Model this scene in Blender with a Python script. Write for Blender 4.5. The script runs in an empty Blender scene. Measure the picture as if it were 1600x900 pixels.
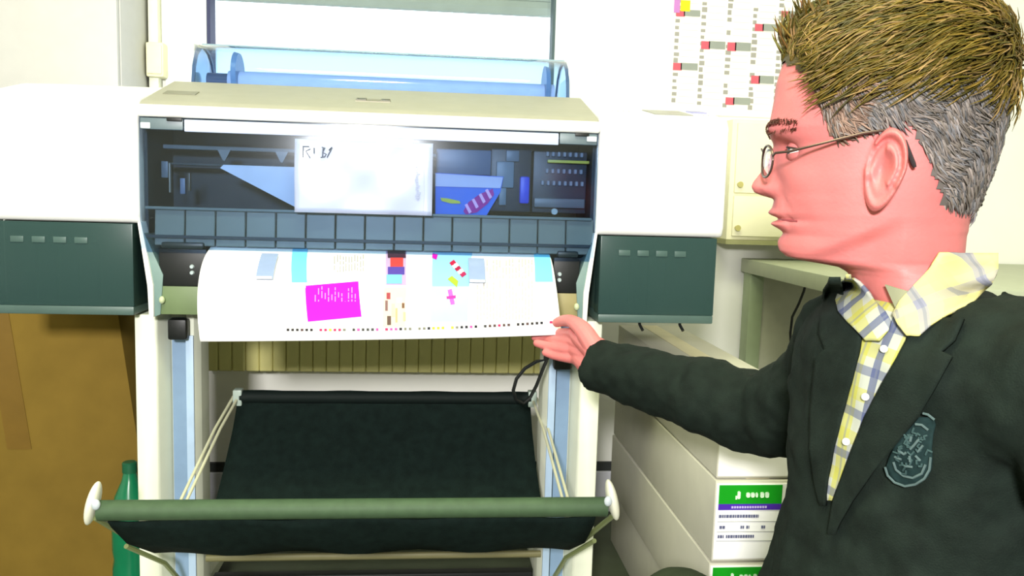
import bpy, bmesh, math, random
import numpy as np
from mathutils import Vector, Matrix
from mathutils.bvhtree import BVHTree

random.seed(7)
scene = bpy.context.scene
COL = scene.collection

# ------------------------------------------------------------------ camera
FPX = 1300.0
CAM = np.array([0.11, -1.55, 0.88])
_yaw, _pit, _rol = math.radians(5.7), math.radians(6.3), math.radians(1.7)
_fw = np.array([math.sin(_yaw)*math.cos(_pit), math.cos(_yaw)*math.cos(_pit), -math.sin(_pit)])
_rt0 = np.array([math.cos(_yaw), -math.sin(_yaw), 0.0])
_up0 = np.cross(_rt0, _fw)
_rt = _rt0*math.cos(_rol) + _up0*math.sin(_rol)
_up = -_rt0*math.sin(_rol) + _up0*math.cos(_rol)
cd = bpy.data.cameras.new('camera')
cam = bpy.data.objects.new('camera', cd)
COL.objects.link(cam)
cd.sensor_width = 36.0
cd.lens = FPX/1600.0*36.0
cd.clip_start = 0.02
cam.matrix_world = Matrix(((_rt[0], _up[0], -_fw[0], CAM[0]), (_rt[1], _up[1], -_fw[1], CAM[1]),
                           (_rt[2], _up[2], -_fw[2], CAM[2]), (0, 0, 0, 1)))
scene.camera = cam

# ------------------------------------------------------------------ world, lights, exposure
w = bpy.data.worlds.new('daylight'); scene.world = w; w.use_nodes = True
bg = w.node_tree.nodes['Background']
bg.inputs[0].default_value = (0.86, 0.94, 1.0, 1); bg.inputs[1].default_value = 2.6

def area(name, loc, target, sx, sy, power, col):
    l = bpy.data.lights.new(name, 'AREA'); l.shape = 'RECTANGLE'; l.size = sx; l.size_y = sy
    l.energy = power; l.color = col
    o = bpy.data.objects.new(name, l); COL.objects.link(o); o.location = loc
    o.rotation_euler = (Vector(target)-Vector(loc)).to_track_quat('-Z', 'Y').to_euler()
    return o
area('photo_flash', (-0.22, -2.6, 1.38), (0.1, 0.0, 0.75), 0.26, 0.2, 86, (1.0, 0.97, 0.95))
area('ceiling_glow', (0.1, -1.0, 2.5), (0.1, -1.0, 0.0), 1.4, 0.5, 42, (0.97, 1.0, 0.64))
vs = scene.view_settings
vs.view_transform = 'Standard'; vs.look = 'None'; vs.exposure = 0.0; vs.gamma = 1.0; vs.use_curve_mapping = False
scene.cycles.max_bounces = 8
scene.cycles.transparent_max_bounces = 16

# ------------------------------------------------------------------ photo geometry helpers
def Pj(p):
    d = np.array(p, float)-CAM; z = d@_fw
    return 800+FPX*(d@_rt)/z, 450-FPX*(d@_up)/z
def ray(x, y): return _fw+_rt*(x-800)/FPX-_up*(y-450)/FPX
def atY(x, y, Y):
    r = ray(x, y); return Vector(CAM+r*((Y-CAM[1])/r[1]))
def atD(x, y, d): return Vector(CAM+d*ray(x, y))

# ------------------------------------------------------------------ materials
def lin(c):
    return tuple(((v/255)/12.92 if v/255 <= 0.04045 else ((v/255+0.055)/1.055)**2.4) for v in c)
MATS = {}
def mat(name, rgb, rough=0.5, spec=0.5, noise=0.05, scale=30.0, bump=0.0, metal=0.0, bscale=None, sub=0.0, coat=0.0):
    if name in MATS: return MATS[name]
    m = bpy.data.materials.new(name); m.use_nodes = True; MATS[name] = m
    nt = m.node_tree; b = nt.nodes['Principled BSDF']
    c = lin(rgb)
    b.inputs['Roughness'].default_value = rough
    b.inputs['Specular IOR Level'].default_value = spec
    b.inputs['Metallic'].default_value = metal
    b.inputs['Coat Weight'].default_value = coat
    b.inputs['Coat Roughness'].default_value = 0.22
    if sub:
        b.inputs['Subsurface Weight'].default_value = sub
        b.inputs['Subsurface Radius'].default_value = (0.012, 0.005, 0.003)
        b.inputs['Subsurface Scale'].default_value = 0.6
    tc = nt.nodes.new('ShaderNodeTexCoord')
    n = nt.nodes.new('ShaderNodeTexNoise'); n.inputs['Scale'].default_value = scale; n.inputs['Detail'].default_value = 4
    nt.links.new(tc.outputs['Object'], n.inputs['Vector'])
    r = nt.nodes.new('ShaderNodeValToRGB')
    r.color_ramp.elements[0].position = 0.3; r.color_ramp.elements[1].position = 0.7
    r.color_ramp.elements[0].color = tuple(max(0, v*(1-noise)) for v in c)+(1,)
    r.color_ramp.elements[1].color = tuple(min(1, v*(1+noise)) for v in c)+(1,)
    nt.links.new(n.outputs['Fac'], r.inputs['Fac']); nt.links.new(r.outputs['Color'], b.inputs['Base Color'])
    if bump:
        bp = nt.nodes.new('ShaderNodeBump'); bp.inputs['Strength'].default_value = bump; bp.inputs['Distance'].default_value = 0.004
        n2 = nt.nodes.new('ShaderNodeTexNoise'); n2.inputs['Scale'].default_value = bscale or scale*4
        nt.links.new(tc.outputs['Object'], n2.inputs['Vector'])
        nt.links.new(n2.outputs['Fac'], bp.inputs['Height']); nt.links.new(bp.outputs['Normal'], b.inputs['Normal'])
    return m
def clear(name, tint, rough=0.05, refl=1.0, ior=1.45):
    """tinted see-through plastic: transparent body, fresnel gloss"""
    if name in MATS: return MATS[name]
    m = bpy.data.materials.new(name); m.use_nodes = True; MATS[name] = m
    nt = m.node_tree; nt.nodes.remove(nt.nodes['Principled BSDF'])
    out = nt.nodes['Material Output']
    t = nt.nodes.new('ShaderNodeBsdfTransparent'); t.inputs[0].default_value = tuple(tint)+(1,)
    g = nt.nodes.new('ShaderNodeBsdfGlossy'); g.inputs['Roughness'].default_value = rough
    g.inputs['Color'].default_value = (refl, refl, refl, 1)
    lw = nt.nodes.new('ShaderNodeLayerWeight'); lw.inputs['Blend'].default_value = 0.5
    pw = nt.nodes.new('ShaderNodeMath'); pw.operation = 'POWER'; pw.inputs[1].default_value = 5.0
    nt.links.new(lw.outputs['Facing'], pw.inputs[0])
    f = nt.nodes.new('ShaderNodeMapRange'); f.inputs['To Min'].default_value = ((ior-1)/(ior+1))**2; f.inputs['To Max'].default_value = 0.9
    nt.links.new(pw.outputs[0], f.inputs['Value'])
    mx = nt.nodes.new('ShaderNodeMixShader')
    nt.links.new(f.outputs[0], mx.inputs[0]); nt.links.new(t.outputs[0], mx.inputs[1]); nt.links.new(g.outputs[0], mx.inputs[2])
    nt.links.new(mx.outputs[0], out.inputs[0])
    return m
def ink(rgb): return mat('print_ink_%02x%02x%02x' % tuple(int(v) for v in rgb), rgb, 0.6, 0.2, 0.03)

white = mat('white_plastic', (238, 238, 236), 0.42, 0.4, 0.02)
beige = mat('dim_beige_plastic', (158, 157, 142), 0.5, 0.3, 0.03)  # deck plastic, with weak grazing light mixed into its beige
darkpl = mat('dark_plastic', (34, 44, 44), 0.4, 0.4, 0.1)
black = mat('black_plastic', (14, 18, 18), 0.45, 0.4, 0.1)
tealpl = mat('teal_grey_plastic', (112, 138, 134), 0.45, 0.4, 0.06)
wallm = mat('wall_paint', (240, 240, 232), 0.8, 0.1, 0.02, 6, 0.05)
papw = mat('white_paper', (246, 246, 246), 0.7, 0.2, 0.01)

# ------------------------------------------------------------------ mesh helpers
class MB:
    def __init__(self): self.v = []; self.f = []; self.mi = []
    def add(self, vs_, fs_, mi=0):
        o = len(self.v); self.v += [tuple(p) for p in vs_]
        for f in fs_: self.f.append(tuple(i+o for i in f)); self.mi.append(mi)
        return self
    def bm(self, b, mi=0):
        b.verts.index_update()
        self.add([v.co[:] for v in b.verts], [[v.index for v in f.verts] for f in b.faces], mi); b.free(); return self
    def box(self, x0, x1, y0, y1, z0, z1, bev=0.0, seg=2):
        b = bmesh.new(); bmesh.ops.create_cube(b, size=1)
        for v in b.verts:
            v.co = Vector(((x0+x1)/2+v.co.x*(x1-x0), (y0+y1)/2+v.co.y*(y1-y0), (z0+z1)/2+v.co.z*(z1-z0)))
        if bev: bmesh.ops.bevel(b, geom=list(b.edges), offset=bev, segments=seg, affect='EDGES', profile=0.6)
        return self.bm(b)
    def prism(self, poly, a0, a1, axis='x', bev=0.0, seg=2):
        """extrude a closed polygon along an axis; poly holds the other two coordinates in xyz order"""
        def pt(a, p):
            return {'x': (a, p[0], p[1]), 'y': (p[0], a, p[1]), 'z': (p[0], p[1], a)}[axis]
        b = bmesh.new()
        lo = [b.verts.new(pt(a0, p)) for p in poly]; hi = [b.verts.new(pt(a1, p)) for p in poly]
        n = len(poly)
        b.faces.new(lo); b.faces.new(hi[::-1])
        for i in range(n): b.faces.new((lo[i], hi[i], hi[(i+1) % n], lo[(i+1) % n]))
        bmesh.ops.recalc_face_normals(b, faces=list(b.faces))
        if bev: bmesh.ops.bevel(b, geom=list(b.edges), offset=bev, segments=seg, affect='EDGES', profile=0.6)
        return self.bm(b)
    def loft(self, rings, cap=True, closed=True):
        n = len(rings[0]); vs_ = [p for r in rings for p in r]; fs_ = []
        for i in range(len(rings)-1):
            for j in range(n if closed else n-1):
                k = (j+1) % n
                fs_.append((i*n+j, i*n+k, (i+1)*n+k, (i+1)*n+j))
        if cap and closed:
            fs_.append(tuple(range(n))[::-1]); fs_.append(tuple((len(rings)-1)*n+j for j in range(n)))
        return self.add(vs_, fs_)
    def tube(self, pts, r, seg=12, cap=True, flat=1.0):
        pts = [Vector(p) for p in pts]; n = len(pts)
        rs = r if isinstance(r, (list, tuple)) else [r]*n
        rings = []; ref = None
        for i, p in enumerate(pts):
            t = (pts[min(i+1, n-1)]-pts[max(i-1, 0)]).normalized()
            if ref is None:
                ref = Vector((0, 0, 1)) if abs(t.z) < 0.9 else Vector((1, 0, 0))
            a = ref-t*ref.dot(t)
            if a.length < 0.15:
                ref = Vector((1, 0, 0)) if abs(t.x) < 0.7 else Vector((0, 1, 0)); a = ref-t*ref.dot(t)
            a.normalize(); b = t.cross(a); ref = a
            rings.append([p+(a*math.cos(q)*flat+b*math.sin(q))*rs[i] for q in [2*math.pi*j/seg for j in range(seg)]])
        return self.loft(rings, cap)
    def grid(self, P, flip=False):
        """P[i][j] points -> quad sheet"""
        m, n = len(P), len(P[0]); fs_ = []
        for i in range(m-1):
            for j in range(n-1):
                q = (i*n+j, i*n+j+1, (i+1)*n+j+1, (i+1)*n+j)
                fs_.append(q[::-1] if flip else q)
        return self.add([p for r in P for p in r], fs_)
    def ball(self, c, rx, ry=None, rz=None, seg=16, rng=10, rot=None):
        ry = ry or rx; rz = rz or rx
        b = bmesh.new(); bmesh.ops.create_uvsphere(b, u_segments=seg, v_segments=rng, radius=1)
        for v in b.verts:
            q = Vector((v.co.x*rx, v.co.y*ry, v.co.z*rz))
            if rot: q = rot @ q
            v.co = q+Vector(c)
        return self.bm(b)
    def mesh(self, name, smooth=False, ang=None):
        me = bpy.data.meshes.new(name); me.from_pydata(self.v, [], self.f); me.update()
        if any(self.mi): me.polygons.foreach_set('material_index', self.mi)
        if smooth: me.polygons.foreach_set('use_smooth', [True]*len(self.f))
        if ang: me.set_sharp_from_angle(angle=math.radians(ang))
        return me

def thing(name, label, cat, loc=(0, 0, 0), group=None, kind=None):
    o = bpy.data.objects.new(name, None); COL.objects.link(o); o.location = loc; o.empty_display_size = 0.05
    tag(o, label, cat, group, kind); return o
def tag(o, label=None, cat=None, group=None, kind=None):
    for k, v in (('label', label), ('category', cat), ('group', group), ('kind', kind)):
        if v: o[k] = v
    return o
def obj(name, mb, m, parent=None, smooth=True, label=None, ang=35):
    """one mesh object; vertices are written in world space, parent offset cancelled"""
    me = mb if isinstance(mb, bpy.types.Mesh) else mb.mesh(name, smooth, ang if smooth else None)
    o = bpy.data.objects.new(name, me); COL.objects.link(o)
    for q in (m if isinstance(m, (list, tuple)) else [m]):
        if not me.materials or len(me.materials) < (len(m) if isinstance(m, (list, tuple)) else 1): me.materials.append(q)
    if parent is not None:
        o.parent = parent
        if parent.type == 'EMPTY': o.matrix_parent_inverse = Matrix.Translation(-Vector(parent.location))
    if label: o['label'] = label
    return o
def piece(name, me, parent, loc, rot=None):
    """a further copy that shares mesh data, placed at a world location"""
    o = bpy.data.objects.new(name, me); COL.objects.link(o); o.parent = parent
    if parent.type == 'EMPTY': o.matrix_parent_inverse = Matrix.Translation(-Vector(parent.location))
    o.location = loc
    if rot: o.rotation_euler = rot
    return o
def struct(name, mb, m, label, cat, smooth=False):
    return tag(obj(name, mb, m, None, smooth), label, cat, None, 'structure')
def solid(o, t, off=0.0):
    s = o.modifiers.new('thickness', 'SOLIDIFY'); s.thickness = t; s.offset = off; return o
def evaluated(o):
    dg = bpy.context.evaluated_depsgraph_get(); dg.update()
    return bpy.data.meshes.new_from_object(o.evaluated_get(dg), depsgraph=dg)
def remeshed(mb, voxel, smooth=3, fac=0.5):
    me = mb.mesh('tmp'); bq = bmesh.new(); bq.from_mesh(me)
    bmesh.ops.recalc_face_normals(bq, faces=list(bq.faces)); bq.to_mesh(me); bq.free()
    o = bpy.data.objects.new('tmp', me); COL.objects.link(o)
    r = o.modifiers.new('r', 'REMESH'); r.mode = 'VOXEL'; r.voxel_size = voxel; r.use_smooth_shade = True
    if smooth:
        s = o.modifiers.new('s', 'SMOOTH'); s.factor = fac; s.iterations = smooth
    out = evaluated(o); bpy.data.objects.remove(o); return out

# ================================================================== THE ROOM
WY = 0.70                                   # inner face of the back wall
WX0, WX1, WZ0 = -0.57, 0.545, 0.86          # window opening
floorm = mat('floor_linoleum', (74, 82, 62), 0.55, 0.3, 0.15, 12)
struct('floor', MB().box(-2.2, 2.4, -3.6, 0.9, -0.05, 0.0), floorm, 'dark olive linoleum floor under the printer stand', 'floor')
struct('ceiling', MB().box(-2.2, 2.4, -3.6, 0.9, 2.6, 2.65), wallm, 'white painted ceiling above the room', 'ceiling')
b = MB().box(-2.2, WX0, WY, 0.9, 0, 2.6).box(WX1, 2.4, WY, 0.9, 0, 2.6).box(WX0, WX1, WY, 0.9, 0, WZ0).box(WX0, WX1, WY, 0.9, 2.25, 2.6)
struct('wall_back', b, wallm, 'white painted wall around the window', 'wall')
struct('wall_left', MB().box(-2.25, -2.2, -3.6, 0.9, 0, 2.6), wallm, 'white side wall on the left', 'wall')
struct('wall_right', MB().box(2.4, 2.45, -3.6, 0.9, 0, 2.6), wallm, 'white side wall on the right', 'wall')
struct('wall_front', MB().box(-2.2, 2.4, -3.65, -3.6, 0, 2.6), wallm, 'white wall behind the photographer', 'wall')
# skirting: pale board with a dark gap line on top
struct('baseboard_back', MB().box(-2.2, 2.4, 0.682, WY, 0, 0.118, 0.003), mat('skirting_grey', (205, 206, 214), 0.6), 'pale grey skirting board along the back wall', 'baseboard')
struct('trim_1', MB().box(-2.2, 2.4, 0.688, WY, 0.118, 0.142), mat('skirting_gap', (44, 48, 48), 0.7), 'dark strip along the top of the skirting', 'trim')

# window with frame, rubber seal, pane, sill and the lowest slats of the outer shutter
win = thing('window_1', 'white framed window with bright daylight behind the printer', 'window', (0, 0.74, WZ0), None, 'structure')
framem = mat('window_frame_white', (240, 244, 244), 0.4, 0.4, 0.02)
fr = MB().box(WX0, -0.466, 0.69, 0.80, WZ0, 2.25, 0.006).box(0.428, WX1, 0.69, 0.80, WZ0, 2.25, 0.006)
fr.box(WX0, WX1, 0.69, 0.80, WZ0, WZ0+0.07, 0.006).box(WX0, WX1, 0.69, 0.80, 2.17, 2.25, 0.006)
obj('window_frame', fr, framem, win)
sealm = mat('rubber_seal', (58, 62, 96), 0.6, 0.3)
obj('rubber_seal', MB().box(-0.4665, -0.4575, 0.694, 0.745, WZ0+0.06, 2.18), sealm, win)
obj('rubber_seal', MB().box(0.4215, 0.4285, 0.694, 0.745, WZ0+0.06, 2.18), mat('rubber_seal_grey', (74, 92, 96), 0.6, 0.3), win)
obj('pane', MB().box(-0.4575, 0.4215, 0.748, 0.753, WZ0+0.06, 2.18), clear('window_glass', (0.96, 0.98, 1.0), 0.02), win)
obj('window_sill', MB().box(WX0-0.05, WX1+0.05, 0.62, 0.75, WZ0-0.03, WZ0, 0.006), framem, win)
slatm = mat('shutter_grey', (150, 160, 150), 0.6, 0.3)
sl = MB().prism([(0.83, 0), (0.836, -0.004), (0.845, 0.0), (0.85, 0.018), (0.845, 0.036), (0.836, 0.038), (0.83, 0.036), (0.826, 0.018)], -0.56, 0.53).mesh('shutter_slat')
sl.materials.append(slatm)
for k in range(21): piece('shutter_slat', sl, win, (0, 0, 1.385+0.038*k))

# cable conduit beside the window
cm = mat('conduit_cream', (232, 234, 212), 0.5)
cond = thing('cable_conduit', 'cream vertical cable conduit with junction box left of window', 'conduit', (-0.60, 0.69, 1.0))
obj('pipe', MB().box(-0.604, -0.578, 0.668, 0.70, 0.3, 2.6, 0.008), cm, cond)
jb = obj('junction_box', MB().box(-0.606, -0.562, 0.655, 0.70, 1.150, 1.236, 0.007), mat('junction_cream', (240, 236, 196), 0.5), cond)
obj('cover_lid', MB().box(-0.602, -0.566, 0.651, 0.656, 1.158, 1.228, 0.002), mat('junction_cream', (240, 236, 196)), jb)

# tall cupboard at the left edge
cup = thing('tall_cupboard', 'tall grey beige cupboard at the left edge behind printer', 'cupboard', (-1.0, 0.6, 0))
gb = mat('cupboard_beige', (198, 197, 196), 0.55, 0.3, 0.02)
obj('carcass', MB().box(-1.42, -0.609, 0.50, 0.695, 0.05, 2.1, 0.003), gb, cup)
obj('plinth', MB().box(-1.40, -0.63, 0.52, 0.695, 0, 0.05), darkpl, cup)
for x0, x1, hx in ((-1.418, -1.015, -1.05), (-1.011, -0.611, -0.98)):
    d = obj('door', MB().box(x0, x1, 0.482, 0.499, 0.06, 2.095, 0.003), gb, cup)
    obj('handle', MB().tube([(hx, 0.482, 1.0), (hx, 0.458, 1.0), (hx, 0.458, 1.12), (hx, 0.482, 1.12)], 0.005, 8), tealpl, d)

# radiator under the window
rad = thing('radiator', 'ribbed radiator under the window in shadow of printer', 'radiator', (0, 0.66, 0.37))
radm = mat('shade_tinted_enamel', (216, 210, 138), 0.5, 0.3, 0.03)  # yellow-olive of the printer's shade is mixed into the enamel colour
fin = MB().prism([(-0.0168, 0.685), (-0.0168, 0.612), (-0.014, 0.609), (0.014, 0.609), (0.0168, 0.612), (0.0168, 0.685)], 0.412, 0.82, 'z', 0.002, 1).mesh('fin')
fin.materials.append(radm)
for k in range(27): piece('fin', fin, rad, (-0.442+0.034*k, 0, 0))
obj('collector_pipe', MB().tube([(-0.46, 0.65, 0.45), (0.46, 0.65, 0.45)], 0.014), radm, rad)
obj('collector_pipe', MB().tube([(-0.46, 0.65, 0.76), (0.46, 0.65, 0.76)], 0.014), radm, rad)

# calendar on the wall
cal = thing('wall_calendar', 'white year calendar with grey and red bars on wall', 'calendar', (1.06, 0.698, 1.1))
obj('sheet', MB().box(0.742, 1.40, 0.6955, 0.699, 1.115, 1.75), mat('calendar_paper', (248, 246, 236), 0.7, 0.2, 0.01), cal)
grey1, grey2, rosem = ink((150, 156, 150)), ink((150, 148, 146)), ink((206, 96, 112))
def flat(parent, name, x0, y0, x1, y1, m, Y=0.6945, t=0.0012):
    a, c = atY(x0, y0, Y), atY(x1, y1, Y)
    return obj(name, MB().box(min(a.x, c.x), max(a.x, c.x), Y, Y+t, min(a.z, c.z), max(a.z, c.z)), m, parent, False)
day = MB(); line = MB()
CW, R0 = 0.0715, 1.36
for k in range(9):
    x = 0.752+CW*k
    zb = 1.146-0.004*k
    n = int((1.73-zb)/0.0175)
    for q in range(n):
        z = zb+0.0175*q
        if random.random() < 0.88:
            day.box(x+0.001, x+0.011+0.005*random.random(), 0.6942, 0.6954, z, z+0.0075+0.005*random.random())
        line.box(x+0.019, x+0.064, 0.6944, 0.6954, z-0.0012, z)
obj('day_numbers', day, ink((160, 158, 152)), cal, False)['kind'] = 'stuff'
obj('row_lines', line, ink((232, 230, 220)), cal, False)['kind'] = 'stuff'
bars = [(1057, 15, 1094, 26), (1052, 98, 1090, 110), (1096, 64, 1133, 77), (1137, 66, 1173, 80), (1180, 37, 1214, 49), (1174, 118, 1209, 131), (1134, 152, 1172, 164), (1221, 17, 1250, 27)]
for x0, y0, x1, y1 in bars:
    flat(cal, 'sunday_bar', x0+12, y0, x1, y1, grey1, 0.6938)
    flat(cal, 'sunday_mark', x0, y0, x0+13, y1, rosem, 0.6938)
flat(cal, 'yellow_marker', 1064, 0, 1078, 18, ink((236, 226, 40)), 0.6934)
flat(cal, 'purple_marker', 1054, -4, 1062, 20, ink((196, 130, 200)), 0.6934)

# cream cupboard under the calendar
wc = thing('wall_cupboard', 'cream shallow wall cupboard with two doors below the calendar', 'cupboard', (1.15, 0.66, 0.78))
crm = mat('cupboard_cream', (244, 240, 206), 0.5, 0.3, 0.02)
obj('carcass', MB().box(0.893, 1.42, 0.60, 0.70, 0.782, 1.098, 0.003), crm, wc)
for z0, z1 in ((0.906, 1.088), (0.792, 0.899)):
    d = obj('door', MB().box(0.905, 1.41, 0.590, 0.600, z0, z1, 0.003), crm, wc)
    obj('knob', MB().tube([(0.916, 0.59, z0+0.022), (0.916, 0.578, z0+0.022)], [0.006, 0.008], 10), mat('knob_olive', (186, 178, 110), 0.4), d)
obj('bottom_rail', MB().box(0.89, 1.425, 0.592, 0.70, 0.770, 0.782), mat('rail_olive', (150, 150, 104), 0.6), wc)

# desk behind the man
dk = thing('side_desk', 'grey topped desk against the back wall behind the man', 'desk', (1.4, 0.35, 0))
dm = mat('desk_grey', (178, 184, 160), 0.5, 0.3, 0.04)
obj('desk_top', MB().box(0.972, 1.9, -0.05, 0.69, 0.690, 0.728, 0.004), dm, dk)
obj('leg', MB().box(0.978, 1.018, 0.63, 0.68, 0, 0.69, 0.004), mat('desk_leg_green', (150, 164, 130), 0.5), dk)
obj('leg', MB().box(0.978, 1.018, -0.04, 0.01, 0, 0.69, 0.004), mat('desk_leg_green', (150, 164, 130)), dk)
obj('leg', MB().box(1.85, 1.89, 0.63, 0.68, 0, 0.69, 0.004), mat('desk_leg_green', (150, 164, 130)), dk)
obj('leg', MB().box(1.85, 1.89, -0.04, 0.01, 0, 0.69, 0.004), mat('desk_leg_green', (150, 164, 130)), dk)
obj('back_panel', MB().box(1.018, 1.85, 0.645, 0.66, 0.25, 0.69, 0.002), mat('desk_panel', (196, 196, 176), 0.5), dk)
obj('crossbar', MB().box(0.99, 1.006, 0.01, 0.63, 0.405, 0.42, 0.002), mat('desk_leg_green', (150, 164, 130)), dk)
tag(obj('desk_cable', MB().tube([atY(1258, 447, 0.5), atY(1256, 455, 0.5), atY(1248, 475, 0.5), atY(1238, 495, 0.5), atY(1235, 520, 0.5), atY(1236, 545, 0.5), atY(1242, 600, 0.5), atY(1246, 700, 0.5)], 0.0035, 8), black),
    'thin black cable hanging under the grey desk', 'cable')

# long cardboard cartons stacked at the right of the printer
cartm = mat('carton_pale', (196, 194, 178), 0.7, 0.15, 0.03, 20)
frontm = mat('carton_front_label', (236, 234, 230), 0.6, 0.2, 0.01)
HB = 0.142
for k, lab in enumerate(('bottom carton of the pale stack, on the floor', 'second carton from floor in stack, green label top just showing',
                         'third carton from floor in stack, with green and purple label in view', 'top carton of the pale stack under the reaching arm')):
    z0 = HB*k; dx = (0.004, -0.003, 0.0, 0.002)[k]; dy = (0.0, 0.0, 0.0, 0.004)[k]
    t = thing('roll_carton', lab, 'carton', (0.662+dx, 0.115+dy, z0), 'pale long cartons stacked beside the printer')
    X0, X1, Y0, Y1 = 0.586+dx, 0.738+dx, -0.26+dy, 0.49+dy
    obj('carton_body', MB().box(X0, X1, Y0, Y1, z0, z0+HB-0.003, 0.0025), cartm, t)
    obj('closing_flap', MB().box(X0+0.002, X1-0.002, Y0-0.0015, Y0, z0+0.004, z0+HB-0.007), frontm, t)
    obj('packing_tape', MB().box((X0+X1)/2-0.02, (X0+X1)/2+0.02, Y0+0.01, Y1-0.01, z0+HB-0.003, z0+HB-0.0022), mat('packing_tape', (216, 206, 168), 0.3), t)
    if k == 3: continue                      # the top carton's front is blank
    lb = obj('label', MB().box(X0+0.004, X0+0.128, Y0-0.0022, Y0-0.0012, z0+0.006, z0+HB-0.008), papw, t)
    a = X0+0.006; zt = z0+HB-0.0095
    obj('green_band', MB().box(a, a+0.108, Y0-0.0032, Y0-0.0021, zt-0.032, zt), ink((16, 150, 24)), lb)
    obj('purple_band', MB().box(a, a+0.108, Y0-0.0032, Y0-0.0021, zt-0.0425, zt-0.032), ink((74, 40, 168)), lb)
    tx = MB()                                # white blurred lettering on the green band
    for (q, wd, ht) in ((0.031, 0.005, 0.013), (0.046, 0.0065, 0.008), (0.054, 0.0065, 0.008), (0.062, 0.004, 0.008), (0.070, 0.0065, 0.009), (0.0785, 0.0065, 0.009)):
        tx.box(a+q, a+q+wd, Y0-0.0042, Y0-0.0031, zt-0.0165-ht/2, zt-0.0165+ht/2, 0.0015, 1)
    tx.box(a+0.028, a+0.031, Y0-0.0042, Y0-0.0031, zt-0.024, zt-0.018)
    obj('lettering', tx, ink((214, 240, 214)), lb)
    tp = MB()
    for q in range(14): tp.box(a+0.022+q*0.0044, a+0.0252+q*0.0044, Y0-0.0042, Y0-0.0031, zt-0.0392, zt-0.0358)
    obj('lettering', tp, ink((190, 176, 226)), lb)['kind'] = 'stuff'
    td = MB()
    for row, (z, spans) in enumerate(((0.053, ((0.002, 0.07),)), (0.072, ((0.004, 0.014), (0.04, 0.046), (0.05, 0.055), (0.076, 0.083))), (0.088, ((0.002, 0.012), (0.016, 0.064))))):
        for s0, s1 in spans:
            q = s0
            while q < s1:
                wd = 0.002+0.0024*random.random()
                td.box(a+q, a+min(q+wd, s1), Y0-0.0034, Y0-0.0021, zt-z-0.0028, zt-z+0.0022); q += wd+0.0011
    obj('lettering', td, ink((96, 100, 130)), lb)['kind'] = 'stuff'
    tl = MB()
    for z in (0.0625, 0.080, 0.096): tl.box(a, a+0.112, Y0-0.0029, Y0-0.0021, zt-z-0.0005, zt-z+0.0005)
    obj('rule_lines', tl, ink((170, 172, 170)), lb)

# brown cardboard carton leaning at the left
kb = thing('cardboard_carton', 'tall brown cardboard carton leaning behind the left post', 'carton', (-0.7, 0.36, 0))
brown = mat('brown_cardboard', (128, 104, 44), 0.8, 0.1, 0.08, 14)
def lean(x, z): return (-0.486-0.124*z+x, z)
q = [lean(-0.50, 0.0), lean(0, 0.0), lean(0, 0.62), lean(-0.50, 0.62)]
obj('carton_body', MB().prism(q, 0.31, 0.43, 'y', 0.003), brown, kb)
q = [lean(-0.252, 0.62), lean(-0.002, 0.62), lean(-0.004, 0.626), lean(-0.252, 0.626)]
obj('flap', MB().prism(q, 0.312, 0.428, 'y'), brown, kb)
q = [lean(-0.499, 0.62), lean(-0.254, 0.62), lean(-0.254, 0.625), lean(-0.497, 0.625)]
obj('flap', MB().prism(q, 0.312, 0.428, 'y'), brown, kb)
obj('packing_tape', MB().prism([lean(-0.275, 0.3), lean(-0.225, 0.3), lean(-0.225, 0.62), lean(-0.275, 0.62)], 0.3085, 0.3099, 'y'), mat('brown_tape', (120, 92, 34), 0.35), kb)

# green bottle on the floor behind the left end of the roller
bt = thing('green_bottle', 'green plastic bottle on the floor beside brown carton', 'bottle', (-0.505, 0.20, 0))
def lathe(prof, c, seg=24, axis='z'):
    rings = []
    for r, h in prof:
        rings.append([(c[0]+r*math.cos(2*math.pi*j/seg), c[1]+r*math.sin(2*math.pi*j/seg), c[2]+h) for j in range(seg)])
    return MB().loft(rings)
obj('bottle_body', lathe([(0.030, 0), (0.036, 0.006), (0.037, 0.08), (0.034, 0.10), (0.037, 0.12), (0.037, 0.20), (0.030, 0.235), (0.016, 0.268), (0.0125, 0.285)], (-0.505, 0.20, 0)), mat('green_plastic', (16, 112, 74), 0.2, 0.5), bt)
obj('cap', lathe([(0.0145, 0.285), (0.0145, 0.305), (0.012, 0.307)], (-0.505, 0.20, 0), 16), mat('green_cap', (20, 90, 60), 0.4), bt)

# ceiling lamp
cl = thing('ceiling_lamp', 'long tube lamp hanging below the ceiling out of view', 'lamp', (0.1, -1.0, 2.55))
obj('housing', MB().box(-0.62, 0.82, -1.27, -0.73, 2.53, 2.60, 0.006), white, cl)

# ================================================================== THE PRINTER
pr = thing('wide_format_printer', 'white wide-format printer with dark clear lid, feeding out a printed sheet', 'printer', (0.006, 0.22, 0.64))
PL, PR, HL, HR = -0.405, 0.418, -0.665, 0.668
house = [(0.0, 0.812), (-0.006, 0.83), (-0.006, 1.018), (0.006, 1.036), (0.13, 1.064), (0.30, 1.085), (0.44, 1.085), (0.46, 1.06), (0.46, 0.812)]
obj('end_housing', MB().prism(house, HL, PL-0.001, 'x', 0.009, 3), white, pr, label='white left end housing')
hr = obj('end_housing', MB().prism(house, PR+0.001, HR, 'x', 0.009, 3), white, pr, label='white right end housing with control panel')
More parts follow.
